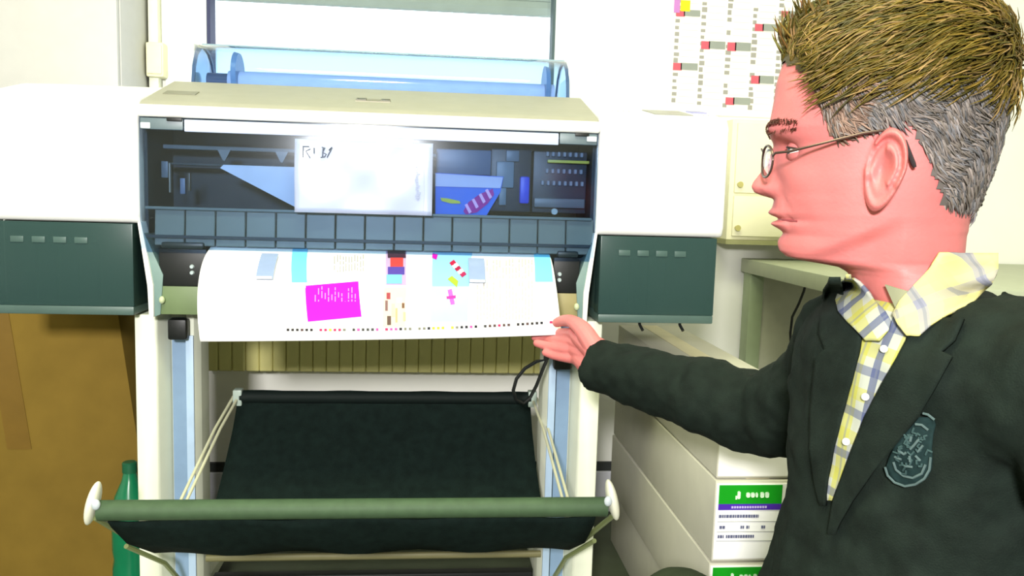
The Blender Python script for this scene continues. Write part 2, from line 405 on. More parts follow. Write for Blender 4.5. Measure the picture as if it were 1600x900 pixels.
# control panel on the right housing's slope
def slope(y): return 1.036+(y-0.006)*(0.028/0.124)
def on_slope(x0, x1, y0, y1, t=0.002, sk=0.0):
    m = MB(); v = [(x0, y0, slope(y0)), (x1, y0, slope(y0)), (x1-sk, y1, slope(y1)), (x0-sk, y1, slope(y1))]
    m.add([(a, b, c-0.001) for a, b, c in v]+[(a, b, c+t) for a, b, c in v], [(3, 2, 1, 0), (4, 5, 6, 7), (0, 1, 5, 4), (1, 2, 6, 5), (2, 3, 7, 6), (3, 0, 4, 7)]); return m
cp = obj('control_panel', on_slope(0.505, 0.655, 0.02, 0.118, 0.0012), mat('panel_white', (232, 232, 232), 0.4), pr)
obj('display', on_slope(0.532, 0.606, 0.028, 0.085, 0.003, 0.012), mat('display_grey', (146, 146, 140), 0.3), cp)
obj('button', on_slope(0.618, 0.646, 0.070, 0.085, 0.004, 0.01), mat('button_lilac', (150, 150, 190), 0.4), cp)
for q in range(3): obj('button', on_slope(0.620+0.01*q, 0.626+0.01*q, 0.035, 0.045, 0.003), mat('button_pale', (205, 205, 215), 0.4), cp)
for q in range(4): obj('status_light', on_slope(0.455+0.011*q, 0.460+0.011*q, 0.055, 0.065, 0.002), mat('status_pale', (216, 214, 206), 0.4), pr)

# ink bays under both end housings
smoky = clear('smoky_bay_cover', (0.42, 0.50, 0.49), 0.25, 1.0)
_nt = smoky.node_tree; _o = _nt.nodes['Material Output']; _s = _o.inputs[0].links[0].from_socket
_d = _nt.nodes.new('ShaderNodeBsdfDiffuse'); _d.inputs[0].default_value = lin((58, 84, 82))+(1,)
_m = _nt.nodes.new('ShaderNodeMixShader'); _m.inputs[0].default_value = 0.62
_nt.links.new(_s, _m.inputs[1]); _nt.links.new(_d.outputs[0], _m.inputs[2]); _nt.links.new(_m.outputs[0], _o.inputs[0])
def ink_bay(x0, x1, lab):
    t = obj('ink_bay', MB().box(x0+0.004, x1-0.004, 0.035, 0.40, 0.647, 0.811, 0.004), mat('ink_bay_dark', (58, 82, 76), 0.5), pr, label=lab)
    for q in range(4):
        xx = x0+0.035+q*0.036
        obj('ink_cartridge', MB().box(xx, xx+0.022, -0.0075, 0.036, 0.774, 0.785, 0.001), mat('cartridge_grey', (66, 90, 86), 0.4), t)
        obj('cartridge_front', MB().box(xx-0.005, xx+0.027, 0.024, 0.036, 0.668, 0.770, 0.002), mat('cartridge_dark', (62, 86, 82), 0.5), t)
    b = MB().box(x0, x1, -0.006, -0.002, 0.662, 0.811, 0.0015).box(x0, x0+0.004, -0.002, 0.036, 0.662, 0.811).box(x1-0.004, x1, -0.002, 0.36, 0.662, 0.811)
    obj('bay_cover', b, smoky, t)
    obj('bay_sill', MB().box(x0, x1, -0.007, 0.37, 0.646, 0.662, 0.003), mat('bay_sill_teal', (70, 92, 88), 0.4), t)
    return t
ink_bay(HL+0.004, PL-0.014, 'left smoky ink bay')
ink_bay(PR+0.012, 0.655, 'right smoky ink bay')
for xx in (0.517, 0.597): obj('hook', MB().tube([(xx, 0.02, 0.650), (xx, 0.015, 0.640), (xx+0.004, 0.005, 0.630)], 0.003, 8), black, pr)
# pale rims between bays and the paper mouth
for s, x0, x1, x2 in ((1, PL, -0.388, -0.374), (-1, PR, 0.404, 0.392)):
    v = [(x0-0.004*s, 0.815), (x0+0.002*s, 0.815), (x1+0.004*s, 0.70), (x1+0.004*s, 0.644), (x1-0.004*s, 0.644), (x1-0.006*s, 0.70)]
    obj('rim', MB().prism(v, -0.010, 0.06, 'y', 0.001), white, pr)
    v = [(x0+0.003*s, 0.80), (x0+0.012*s, 0.78), (x2+0.006*s, 0.72), (x2, 0.648), (x1+0.004*s, 0.644), (x1+0.004*s, 0.70)]
    obj('rim_inner', MB().prism(v, -0.004, 0.06, 'y', 0.001), tealpl, pr)

# inner chassis: back, floor and ends of the carriage room
cabm = mat('carriage_room', (30, 44, 52), 0.5, 0.4, 0.15, 20)
ch = MB().box(PL, PR, 0.17, 0.46, 0.66, 1.0).box(PL, PR, 0.03, 0.17, 0.70, 0.765).box(PL, PL+0.006, 0.02, 0.17, 0.765, 1.0).box(PR-0.006, PR, 0.02, 0.17, 0.765, 1.0)
obj('chassis', ch, cabm, pr)
obj('rear_cover', MB().box(PL, PR, 0.235, 0.462, 0.999, 1.088, 0.006), white, pr)
obj('underside', MB().box(-0.37, 0.39, 0.03, 0.44, 0.648, 0.70, 0.004), darkpl, pr)

# top cover: sloped beige deck, grazing-light dimming put into its colour, white lip
deck = [(-0.008, 1.020), (0.012, 1.031), (0.08, 1.052), (0.20, 1.088), (0.245, 1.091), (0.245, 1.01), (-0.008, 1.01)]
tc = obj('top_cover', MB().prism(deck, PL, PR, 'x', 0.004, 2), beige, pr)
obj('front_lip', MB().box(PL-0.001, PR+0.001, -0.014, 0.02, 1.0, 1.0215, 0.006, 3), white, tc)
def on_deck(x0, x1, y0, y1, t=0.0015):
    f = lambda y: 1.052+(y-0.08)*0.3 if y > 0.08 else 1.031+(y-0.012)*0.309
    v = [(x0, y0, f(y0)), (x1, y0, f(y0)), (x1, y1, f(y1)), (x0, y1, f(y1))]
    return MB().add([(a, b, c-0.002) for a, b, c in v]+[(a, b, c+t) for a, b, c in v], [(3, 2, 1, 0), (4, 5, 6, 7), (0, 1, 5, 4), (1, 2, 6, 5), (2, 3, 7, 6), (3, 0, 4, 7)])
obj('name_plate', on_deck(-0.385, -0.327, 0.066, 0.094), mat('plate_grey', (112, 112, 92), 0.4), tc)
lt = obj('latch', on_deck(-0.036, 0.030, 0.070, 0.092), mat('latch_grey', (128, 122, 98), 0.4), tc)
obj('latch_grip', on_deck(-0.034, -0.016, 0.074, 0.090, 0.003), mat('latch_dark', (84, 80, 58), 0.4), lt)
obj('latch_grip', on_deck(0.012, 0.028, 0.074, 0.090, 0.003), mat('latch_dark', (84, 80, 58)), lt)

# clear front lid, gently curved
def lid_y(z):
    t = (z-0.88)/0.12
    return -0.012+0.0047*max(t, 0)**2+0.004*max(-t, 0)**2
zs = [0.762+0.238*i/20 for i in range(21)]
P = [[(PL+0.002+(PR-PL-0.004)*j/12, lid_y(z), z) for j in range(13)] for z in zs]
lid = obj('front_lid', MB().grid(P), clear('dark_clear_lid', (0.70, 0.79, 0.90), 0.12, 1.0, 1.55), pr, False)
solid(lid, 0.003)
obj('lid_strip', MB().box(-0.326, 0.342, -0.011, -0.005, 0.976, 0.9975, 0.002), mat('strip_lilac', (188, 202, 238), 0.25, 0.6), lid)  # pale lilac strip along the top of the lid
for x0, x1 in ((PL+0.004, -0.328), (0.344, PR-0.004)):
    obj('lid_corner', MB().box(x0, x1, -0.0105, -0.004, 0.978, 0.9985, 0.002), mat('lid_corner_grey', (96, 112, 120), 0.4), lid)
obj('screw_plate', MB().box(PL+0.005, PL+0.022, -0.0135, -0.010, 0.979, 0.990, 0.002), mat('plate_pale', (196, 206, 212), 0.4), lid)
obj('screw_plate', MB().box(PR-0.024, PR-0.005, -0.0135, -0.010, 0.984, 0.994, 0.002), mat('plate_pale', (196, 206, 212)), lid)
for x in (-0.355, 0.372): obj('lid_catch', MB().box(x, x+0.026, -0.0145, -0.009, 0.9935, 0.9995, 0.001), black, lid)

# flap tiles under the carriage
tile = MB().box(-0.0258, 0.0258, -0.004, 0.004, -0.033, 0.033, 0.0015, 1).mesh('flap_tile')
tile.materials.append(mat('flap_tile_grey', (126, 132, 122), 0.4, 0.4, 0.06))
for k in range(15):
    piece('flap_tile', tile, pr, (-0.358+0.0535*k, 0.008, 0.806), (math.radians(-6), 0, 0))
obj('tile_rail', MB().box(PL+0.006, PR-0.006, 0.0, 0.016, 0.838, 0.843, 0.001), mat('tile_rail', (120, 130, 128), 0.4), pr)
obj('tile_band', MB().box(PL+0.006, PR-0.006, -0.0035, 0.002, 0.787, 0.7925), mat('tile_band', (50, 60, 64), 0.4), pr)

# carriage room details
rail = mat('rail_grey', (120, 132, 136), 0.35, 0.5)
obj('carriage_rail', MB().box(PL+0.008, PR-0.008, 0.10, 0.13, 0.950, 0.958, 0.002), rail, pr)
obj('carriage_rail', MB().box(PL+0.008, PR-0.008, 0.09, 0.13, 0.920, 0.924, 0.001), mat('rail_dark', (70, 84, 90), 0.4), pr)
for x in (-0.275, -0.17): obj('bracket', MB().prism([(x-0.012, 0.950), (x+0.012, 0.950), (x+0.002, 0.930), (x-0.002, 0.930)], 0.06, 0.066, 'y'), rail, pr)
for (x, z0, z1, ww, c) in ((-0.385, 0.895, 0.925, 0.012, (92, 110, 124)), (-0.372, 0.868, 0.922, 0.003, (150, 150, 140)), (-0.352, 0.866, 0.895, 0.009, (100, 120, 150)), (-0.338, 0.872, 0.905, 0.004, (90, 84, 72))):
    obj('feed_lever', MB().box(x, x+ww, 0.05, 0.06, z0, z1, 0.001), mat('lever_%d' % c[0], c, 0.4), pr)
car = obj('print_carriage', MB().box(0.222, 0.300, 0.045, 0.15, 0.850, 0.970, 0.004), mat('carriage_dark', (34, 52, 68), 0.4), pr)
obj('carriage_block', MB().box(0.232, 0.266, 0.036, 0.046, 0.895, 0.945, 0.003), mat('carriage_pale', (110, 136, 156), 0.4), car)
obj('carriage_block', MB().box(0.238, 0.252, 0.033, 0.045, 0.862, 0.895, 0.002), mat('carriage_pale2', (96, 120, 140), 0.4), car)
obj('carriage_block', MB().box(0.250, 0.275, 0.036, 0.046, 0.945, 0.966, 0.002), mat('carriage_pale2', (96, 120, 140)), car)
obj('blue_latch', MB().box(0.277, 0.296, 0.030, 0.046, 0.866, 0.918, 0.005), mat('blue_plastic', (40, 70, 220), 0.4), car)
inkm = mat('damper_block', (46, 58, 70), 0.4)
db = obj('ink_damper_block', MB().box(0.304, 0.408, 0.05, 0.14, 0.850, 0.968, 0.003), inkm, pr)
obj('carriage_cover', MB().box(0.118, 0.224, 0.055, 0.14, 0.918, 0.966, 0.003), mat('carriage_blue', (74, 112, 150), 0.4), car)
obj('yellow_strip', MB().box(0.330, 0.410, 0.038, 0.049, 0.9455, 0.9510, 0.001), mat('yellow_strip', (220, 216, 90), 0.4), db)
capm = mat('damper_cap', (150, 160, 176), 0.35)
capme = MB().box(-0.0028, 0.0028, -0.006, 0.004, -0.0045, 0.0045, 0.0012, 1).mesh('damper_cap'); capme.materials.append(capm)
for z, n in ((0.962, 7), (0.930, 7), (0.907, 8)):
    for q in range(n): piece('damper_cap', capme, db, (0.322+0.011*q+(0.008 if n == 7 else 0), 0.048, z))
obj('drip_tray', MB().box(0.306, 0.404, 0.036, 0.05, 0.860, 0.878, 0.003), mat('tray_grey', (92, 104, 116), 0.4), db)
obj('lock_screw', MB().tube([(0.345, 0.03, 0.853), (0.345, 0.04, 0.853)], 0.006, 12), mat('screw_pale', (176, 190, 196), 0.3, 0.5), pr)

# paper mouth: side blocks with screws, guide tabs
for s, x0, x1 in ((1, -0.376, -0.292), (-1, 0.342, 0.392)):
    sb = obj('side_block', MB().box(x0, x1, -0.002, 0.08, 0.700, 0.768, 0.003), black, pr)
    xc = -0.318 if s > 0 else 0.354
    for z in (0.736, 0.725):
        obj('screw', MB().tube([(xc, -0.001, z), (xc, -0.006, z)], [0.0045, 0.003], 10), mat('screw_pale', (176, 190, 196)), sb)
    obj('side_plate', MB().box(x0, x1, -0.001, 0.08, 0.648, 0.700, 0.002), mat('plate_olive', (104, 122, 84) if s > 0 else (150, 140, 96), 0.5) if s > 0 else mat('plate_khaki', (150, 140, 96), 0.5), sb)
    obj('stop_knob', MB().ball(((x0+0.006) if s > 0 else (x1-0.004), -0.006, 0.675), 0.005, 0.005, 0.007), mat('knob_pale', (190, 200, 160), 0.4), sb)
    obj('guide_bar', MB().box(x0+0.006, x1-0.004, -0.008, 0.02, 0.768, 0.780, 0.004), darkpl, sb)
tabm = mat('guide_tab', (134, 152, 188), 0.25, 0.5)
# roll cover at the back, see-through
rcm = clear('blue_clear_cover', (0.82, 0.91, 0.99), 0.08, 0.9, 1.4)
arc = [(0.262, 1.090), (0.272, 1.130), (0.292, 1.160), (0.322, 1.179), (0.355, 1.183), (0.390, 1.176), (0.420, 1.155), (0.440, 1.120), (0.445, 1.090)]
rc = obj('roll_cover', MB().grid([[(x, y, z) for (y, z) in arc] for x in [-0.388+0.791*i/8 for i in range(9)]]), rcm, pr)
solid(rc, 0.003)
rimm = mat('roll_cover_rim', (56, 84, 122), 0.4)
for x, ti in ((-0.388, 0.006), (0.397, 0.006)):
    inn = [(0.3535+(y-0.3535)*0.93, 1.090+(z-1.090)*0.93) for y, z in arc]
    m = MB(); n = len(arc)
    vv = [(x, y, z) for y, z in arc]+[(x, y, z) for y, z in inn]+[(x+ti, y, z) for y, z in arc]+[(x+ti, y, z) for y, z in inn]
    ff = []
    for j in range(n-1):
        ff += [(j, j+1, n+j+1, n+j), (2*n+j, 3*n+j, 3*n+j+1, 2*n+j+1), (j, 2*n+j, 2*n+j+1, j+1), (n+j, n+j+1, 3*n+j+1, 3*n+j)]
    obj('cover_rim', m.add(vv, ff), rimm, rc, False)
    obj('cover_end', MB().prism(inn, x+0.002, x+0.0035, 'x'), rcm, rc, False)
obj('cover_edge', MB().tube([(-0.388, 0.350, 1.1845), (0.403, 0.350, 1.1845)], 0.0032, 8), mat('cover_edge', (132, 158, 176), 0.4), rc)
sp = obj('paper_spindle', MB().tube([(-0.33, 0.345, 1.108), (0.38, 0.345, 1.108)], 0.024, 20), mat('spindle_blue', (160, 172, 214), 0.5), pr)
for x in (-0.312, 0.362):
    obj('spindle_flange', MB().tube([(x-0.005, 0.345, 1.122), (x+0.005, 0.345, 1.122)], [0.05, 0.047], 24), mat('flange_blue', (90, 122, 170), 0.35), sp)
obj('spindle_hub', MB().tube([(-0.375, 0.345, 1.108), (-0.33, 0.345, 1.108)], 0.018, 16), mat('flange_dark', (40, 60, 100), 0.35), sp)
obj('roll_bracket', MB().box(-0.436, -0.392, 0.30, 0.43, 1.080, 1.186, 0.012, 3), white, pr)
obj('roll_bracket', MB().box(0.405, 0.445, 0.30, 0.43, 1.080, 1.150, 0.012, 3), white, pr)

# sheets behind and on the lid
tag(obj('sheet_corner', MB().prism([(-0.272, 0.915), (-0.266, 0.921), (-0.128, 0.921), (-0.128, 0.846), (-0.132, 0.845)], 0.018, 0.020, 'y'), mat('sheet_blue_white', (214, 222, 246), 0.6)),
    'slanting pale paper corner behind the printer lid', 'paper')
nt_ = thing('note_sheet', 'white paper note with handwriting fixed to the printer lid', 'paper', (-0.011, -0.016, 0.842))
NX0, NX1, NZ0, NZ1 = -0.134, 0.112, 0.840, 0.9705
def note_y(x, z):
    a = (x-NX0)/(NX1-NX0); b = (z-NZ0)/(NZ1-NZ0)
    return lid_y(z)-0.0055-0.0024*math.sin(9*a+4*b)*math.sin(3.1*b)-0.0014*math.sin(13*a-7*b)
P = [[(NX0+(NX1-NX0)*j/24, note_y(NX0+(NX1-NX0)*j/24, NZ0+(NZ1-NZ0)*i/14), NZ0+(NZ1-NZ0)*i/14) for j in range(25)] for i in range(15)]
ns = obj('sheet', MB().grid(P), mat('note_paper', (164, 176, 210), 0.45, 0.4, 0.01, coat=1.0), nt_)
solid(ns, 0.0006)
pen = mat('pen_grey', (84, 94, 116), 0.6)
def stroke(px, r=0.0009):
    pts = []
    for x, y in px:
        p = atY(x, y, -0.016); pts.append((p.x, note_y(p.x, p.z)-0.0036, p.z))
    return MB().tube(pts, r, 6)
for s_ in ([(474, 228), (474, 238), (474, 246)], [(474, 229), (483, 229), (485, 233), (478, 236), (485, 247)], [(491, 231), (491, 240)],
           [(503, 230), (508, 231), (504, 238), (510, 241), (507, 245), (501, 246)], [(505, 231), (504, 245)], [(519, 230), (514, 235), (519, 230)], [(511, 246), (514, 240), (519, 231)]):
    obj('pen_stroke', stroke(s_), pen, nt_)
tx = MB()
for q in range(20):
    p = atY(648+random.random()*3, 262+q*2.6, -0.016)
    tx.box(p.x, p.x+0.004+0.004*random.random(), note_y(p.x, p.z)-0.0022, note_y(p.x, p.z)-0.0012, p.z, p.z+0.0014)
obj('printed_lines', tx, ink((160, 170, 200)), nt_, False)['kind'] = 'stuff'
p0, p1 = atY(662, 262, -0.016), atY(664, 330, -0.016)
obj('margin_line', MB().box(p0.x, p0.x+0.001, -0.0185, -0.0165, p1.z, p0.z), ink((176, 184, 210)), nt_, False)

pc = thing('picture_card', 'blue picture card with yellow and magenta print behind lid', 'card', (0.17, 0.022, 0.85))
def card(name, pts, m, Y, t=0.0008):
    q = [atY(x, y, Y) for x, y in pts]
    return obj(name, MB().prism([(v.x, v.z) for v in q], Y, Y+t, 'y'), m, pc, False)
card('card_sheet', [(680, 270), (787, 276), (782, 300), (760, 337), (680, 335)], ink((70, 124, 236)), 0.030)
card('pale_band', [(680, 271), (786, 277), (782, 294), (680, 291)], ink((196, 206, 248)), 0.0285)
card('yellow_print', [(688, 309), (700, 310), (718, 314), (720, 318), (705, 318), (690, 314)], ink((206, 214, 90)), 0.0285)
card('magenta_print', [(724, 330), (732, 316), (750, 303), (770, 295), (772, 304), (762, 318), (745, 332), (728, 335)], ink((170, 40, 160)), 0.0285)
for x, y in ((731, 326), (742, 318), (753, 310), (763, 303)):
    card('white_stripe', [(x-5, y-6), (x-1, y-8), (x+6, y+5), (x+2, y+8)], ink((240, 190, 246)), 0.0272)

# ================================================================== THE STAND WITH ITS CATCH BASKET
st = thing('printer_stand', 'pale two-post printer stand with black cloth catch basket', 'printer stand', (0.006, 0.08, 0))
postm = mat('post_pale', (226, 230, 212), 0.45, 0.3, 0.02)
insm = mat('post_insert_blue', (126, 152, 182), 0.4, 0.4)
for s, xa in ((1, -0.431), (-1, 0.447)):
    X = lambda d: xa+s*d
    prof = [(X(0), 0.03), (X(0.036), 0.03), (X(0.040), 0.034), (X(0.050), 0.085), (X(0.080), 0.088), (X(0.084), 0.060), (X(0.098), 0.056), (X(0.107), 0.075), (X(0.107), 0.13), (X(0), 0.13)]
    po = obj('post', MB().prism(prof, 0.05, 0.6425, 'z', 0.0015, 1), postm, st)
    obj('post_insert', MB().box(min(X(0.052), X(0.079)), max(X(0.052), X(0.079)), 0.078, 0.087, 0.06, 0.63), insm, po)
    obj('post_strip', MB().box(min(X(0.0845), X(0.0985)), max(X(0.0845), X(0.0985)), 0.052, 0.058, 0.06, 0.60, 0.001), mat('post_strip_blue', (172, 196, 222), 0.35), po)
    obj('clamp', MB().box(min(X(0.058), X(0.092)), max(X(0.058), X(0.092)), 0.030, 0.056, 0.595 if s > 0 else 0.545, 0.634 if s > 0 else 0.600, 0.005), black, st)
    ft = obj('foot', MB().prism([(-0.27, 0.045), (-0.25, 0.06), (0.04, 0.075), (0.12, 0.075), (0.36, 0.06), (0.38, 0.045)], min(X(0.015), X(0.095)), max(X(0.015), X(0.095)), 'x', 0.006), postm, st)
    for y in (-0.24, 0.35):
        obj('caster', MB().tube([(X(0.04), y, 0.023), (X(0.07), y, 0.023)], 0.022, 16), black, ft)
    # wires of the basket
    xb = -0.272 if s > 0 else 0.329
    for o_ in (0.0, 0.010):
        obj('basket_wire', MB().tube([(xb-s*o_, 0.15, 0.459), (xb-s*(0.012+o_), 0.05, 0.42), (xb-s*(0.026+o_), -0.16, 0.335)], 0.0028, 8), mat('wire_pale', (196, 196, 168), 0.35, 0.5), st)
    obj('bar_connector', MB().box(xb-0.009, xb+0.009, 0.138, 0.162, 0.442, 0.475, 0.003), mat('connector_pale', (170, 186, 176), 0.4), st)
    obj('support_arm', MB().tube([(X(0.06), 0.06, 0.20), (X(0.045), -0.09, 0.25), (X(0.012), -0.2, 0.345)], 0.005, 8), mat('arm_olive', (120, 130, 84), 0.4), st)
    obj('support_arm', MB().tube([(X(0.075), 0.05, 0.11), (X(0.065), -0.03, 0.19), (X(0.03), -0.12, 0.262)], 0.0045, 8), mat('arm_olive', (120, 130, 84)), st)
    # end cap of the roller bar
    xe = -0.4135 if s > 0 else 0.4185
    cap = MB().ball((xe-s*0.010, -0.197, 0.368), 0.0095, 0.020, 0.037, 20, 14, Matrix.Rotation(s*math.radians(14), 3, 'Y'))
    ec = obj('end_cap', cap, mat('cap_cream', (236, 236, 216), 0.35), st)
    obj('cap_screw', MB().ball((xe+s*0.001, -0.214, 0.372), 0.007, 0.006, 0.009), mat('plate_pale', (196, 206, 212)), ec)
clothm = mat('basket_cloth', (17, 29, 26), 0.85, 0.1, 0.25, 60, 0.3, bscale=500)
path = [(0.150, 0.472, 0.2985), (0.146, 0.447, 0.299), (0.11, 0.402, 0.300), (0.06, 0.355, 0.302), (0.0, 0.305, 0.305), (-0.05, 0.270, 0.315), (-0.09, 0.250, 0.335), (-0.13, 0.252, 0.36), (-0.17, 0.285, 0.385), (-0.193, 0.325, 0.398), (-0.2, 0.341, 0.40)]
P = [[(0.026*(1-max(0, -y/0.2))+hw*(2*j/24-1), y, z+0.004*math.sin(j*0.9+i)*(0.3 if i < 3 else 1.0)) for j in range(25)] for i, (y, z, hw) in enumerate(path)]
P = [P[0]]+P[1:]
bc = obj('basket_cloth', MB().grid(P), clothm, st)
solid(bc, 0.003)
obj('rear_bar', MB().tube([(-0.268, 0.150, 0.459), (0.326, 0.150, 0.459)], 0.013, 14), mat('bar_black', (16, 26, 24), 0.7, 0.2), st)
obj('front_bar', MB().tube([(-0.413, -0.2, 0.357), (0.418, -0.2, 0.357)], 0.0165, 20), mat('bar_green_black', (66, 88, 62), 0.6, 0.3, 0.1, 60), st)
obj('lower_bar', MB().tube([(-0.315, 0.06, 0.158), (0.345, 0.06, 0.158)], 0.007, 10), mat('bar_olive', (116, 112, 76), 0.5), st)
obj('back_brace', MB().box(-0.315, 0.335, 0.10, 0.125, 0.06, 0.10, 0.004), black, st)

# loop of black cable by the right post
loop = [(853, 545), (852, 562), (838, 565), (820, 576), (807, 592), (802, 610), (806, 625), (818, 630), (829, 620), (838, 603), (847, 580), (856, 558), (860, 540), (862, 500)]
pts = []
for i, (x, y) in enumerate(loop): pts.append(atY(x, y, -0.005+0.004*math.sin(i)))
tag(obj('cable_loop', MB().tube([(0.338, 0.03, 0.66)]+pts[1:-1]+[(0.352, 0.03, 0.66)], 0.0034, 8), black), 'black cable looped below the paper edge near the hand', 'cable')

# ================================================================== THE PRINTED SHEET
ps = thing('printed_sheet', 'long printed paper sheet hanging from the printer with magenta block', 'paper', (0.02, -0.06, 0.62))
prof = [(0.10, 0.775), (0.03, 0.776), (-0.005, 0.768), (-0.035, 0.757), (-0.065, 0.737), (-0.092, 0.708), (-0.112, 0.674), (-0.124, 0.640), (-0.128, 0.622)]
_cum = [0.0]
for a, b in zip(prof, prof[1:]): _cum.append(_cum[-1]+math.dist(a, b))
def S(u, v):
    t = v*_cum[-1]
    i = max(k for k in range(len(_cum)-1) if _cum[k] <= t+1e-9)
    y0, z0 = prof[max(i-1, 0)]; y1, z1 = prof[i]; y2, z2 = prof[i+1]; y3, z3 = prof[min(i+2, len(prof)-1)]
    q = (t-_cum[i])/(_cum[i+1]-_cum[i])
    cr = lambda a, b, c, d: b+0.5*q*(c-a+q*(2*a-5*b+4*c-d+q*(3*(b-c)+d-a)))
    y, z = cr(y0, y1, y2, y3), cr(z0, z1, z2, z3)
    e = max(0, (v-0.45)/0.55)**2
    x = -0.287+0.016*e+(0.622-0.010*e)*u
    z += e*(0.003*math.sin(3.3*u)+0.021*u**2.2); y += e*(-0.004*u)
    return Vector((x, y, z))
P = [[S(j/40, i/36) for j in range(41)] for i in range(37)]
sh = obj('sheet', MB().grid(P), papw, ps); solid(sh, 0.0005)
for x in (-0.174, 0.194):                  # clear tabs that hold the sheet down
    pp = [S((x+0.287)/0.622, 0.42+0.22*k/6) for k in range(7)]
    poly = [(p.y-0.004, p.z+0.003) for p in pp]+[(p.y-0.0065, p.z+0.005) for p in pp[::-1]]
    tb = obj('guide_tab', MB().prism(poly, x-0.0145, x+0.0145, 'x'), tabm, pr)
    e = pp[-1]
    obj('tab_foot', MB().box(x-0.0135, x+0.0135, e.y-0.0085, e.y-0.005, e.z+0.004, e.z+0.009, 0.001), mat('tab_foot_pale', (214, 222, 236), 0.3), tb)
_U = np.array([[i, j] for i in np.linspace(0, 1, 61) for j in np.linspace(0.3, 1, 61)])
_PX = np.array([Pj(S(u, v)) for u, v in _U])
def px2uv(x, y):
    d = ((_PX-np.array([x, y]))**2).sum(1); k = int(d.argmin()); u, v = _U[k]
    for _ in range(4):
        p = np.array(Pj(S(u, v))); e = 1e-3
        J = np.stack([(np.array(Pj(S(u+e, v)))-p)/e, (np.array(Pj(S(u, min(v+e, 1.0))))-p)/(min(v+e, 1.0)-v or e)], 1)
        du = np.linalg.solve(J, np.array([x, y])-p); u += du[0]; v += du[1]; v = min(max(v, 0.05), 0.9985); u = min(max(u, 0.0), 1.0)
    return u, v
def ink_patch(name, quad, m, lift=0.0012, n=8):
    """print on the sheet: quad of photo points carried onto the paper surface"""
    c = [px2uv(*p) for p in quad]
    P = []
    for i in range(n+1):
        row = []
        for j in range(n+1):
            a, b = j/n, i/n
            u = (1-a)*(1-b)*c[0][0]+a*(1-b)*c[1][0]+a*b*c[2][0]+(1-a)*b*c[3][0]
            v = (1-a)*(1-b)*c[0][1]+a*(1-b)*c[1][1]+a*b*c[2][1]+(1-a)*b*c[3][1]
            p = S(u, v); tu = S(min(u+0.01, 1), v)-S(max(u-0.01, 0), v); tv = S(u, min(v+0.01, 1))-S(u, max(v-0.01, 0))
            nn = tu.cross(tv).normalized()
            if nn.y > 0: nn = -nn
            row.append(p+nn*lift)
        P.append(row)
    return obj(name, MB().grid(P), m, ps, True)
R = lambda x0, y0, x1, y1, sk=0: [(x0, y0), (x1, y0), (x1-sk, y1), (x0-sk, y1)]
ink_patch('magenta_block', [(477, 447), (560, 440), (565, 495), (481, 503)], ink((240, 0, 232)))
mt = MB()
ink_patch('cyan_column', R(458, 385, 482, 442, 2), ink((104, 186, 228)))
ink_patch('pale_column', R(456, 442, 479, 503, 6), ink((186, 226, 208)))
ink_patch('blue_column', R(677, 385, 735, 448, 2), ink((134, 190, 228)))
ink_patch('pale_column', R(675, 448, 733, 503, 2), ink((166, 228, 230)))
ink_patch('cyan_column', R(834, 396, 862, 441, -2), ink((116, 214, 248)))
ink_patch('pale_column', R(838, 441, 866, 492, -2), ink((172, 230, 240)))
ph = ink_patch('photo_print', R(604, 386, 636, 446, 1), ink((172, 150, 190)))
ink_patch('photo_print', R(600, 450, 635, 511, 2), ink((218, 194, 176)))
ink_patch('photo_print', R(606, 384, 634, 404), ink((58, 36, 56)), 0.0018, 3)
ink_patch('photo_print', R(610, 404, 630, 418), ink((196, 60, 60)), 0.0018, 3)
ink_patch('photo_print', R(606, 418, 632, 430), ink((76, 60, 150)), 0.0018, 3)
ink_patch('photo_print', R(604, 430, 628, 444), ink((110, 190, 240)), 0.0018, 3)
for x, y, ww, hh, c in ((604, 458, 6, 10, (150, 60, 70)), (602, 470, 4, 16, (120, 90, 90)), (612, 475, 5, 20, (224, 196, 160)), (620, 466, 8, 8, (210, 214, 230)), (628, 474, 4, 8, (110, 80, 60)), (605, 494, 6, 14, (90, 70, 60)), (618, 482, 3, 22, (200, 160, 120)), (630, 488, 4, 14, (214, 170, 140))):
    ink_patch('photo_print', R(x, y, x+ww, y+hh), ink(c), 0.0018, 2)
for q, c in enumerate(((170, 20, 60), (250, 240, 244), (150, 20, 60), (250, 240, 244), (160, 30, 80))):
    x = 702+q*4; y = 409+q*4.4
    ink_patch('striped_print', [(x, y+3), (x+7, y-2), (x+11, y+3), (x+4, y+8)], ink(c), 0.0018, 2)
ink_patch('magenta_print', [(676, 397), (684, 399), (682, 407), (675, 404)], ink((190, 0, 170)), 0.0018, 2)
ink_patch('green_print', [(699, 437), (706, 432), (716, 440), (714, 450), (704, 448)][:4], ink((150, 220, 50)), 0.0018, 2)
ink_patch('magenta_print', [(699, 454), (706, 452), (711, 476), (704, 477)], ink((236, 90, 226)), 0.0018, 2)
ink_patch('magenta_print', [(697, 464), (712, 462), (712, 467), (698, 468)], ink((190, 50, 150)), 0.0022, 2)
def text_block(x0, x1, y0, y1, step, c, w=1.6, skew=0.0, lift=0.0016):
    m = MB(); x = x0
    while x < x1:
        y = y0+random.random()*4
        while y < y1:
            e = min(y+4+9*random.random(), y1)
            if random.random() < 0.8:
                o = ink_patch('t', [(x, y), (x+w, y), (x+w-skew*(e-y), e), (x-skew*(e-y), e)], ink(c), lift, 1)
                me = o.data; m.add([v.co[:] for v in me.vertices], [tuple(p.vertices) for p in me.polygons])
                bpy.data.objects.remove(o)
            y = e+2.0
        x += step
    o = obj('text_lines', m, ink(c), ps, False); o['kind'] = 'stuff'; return o
text_block(522, 568, 398, 426, 4.5, (158, 158, 152))
text_block(745, 832, 438, 500, 5.0, (176, 172, 166), 1.8)
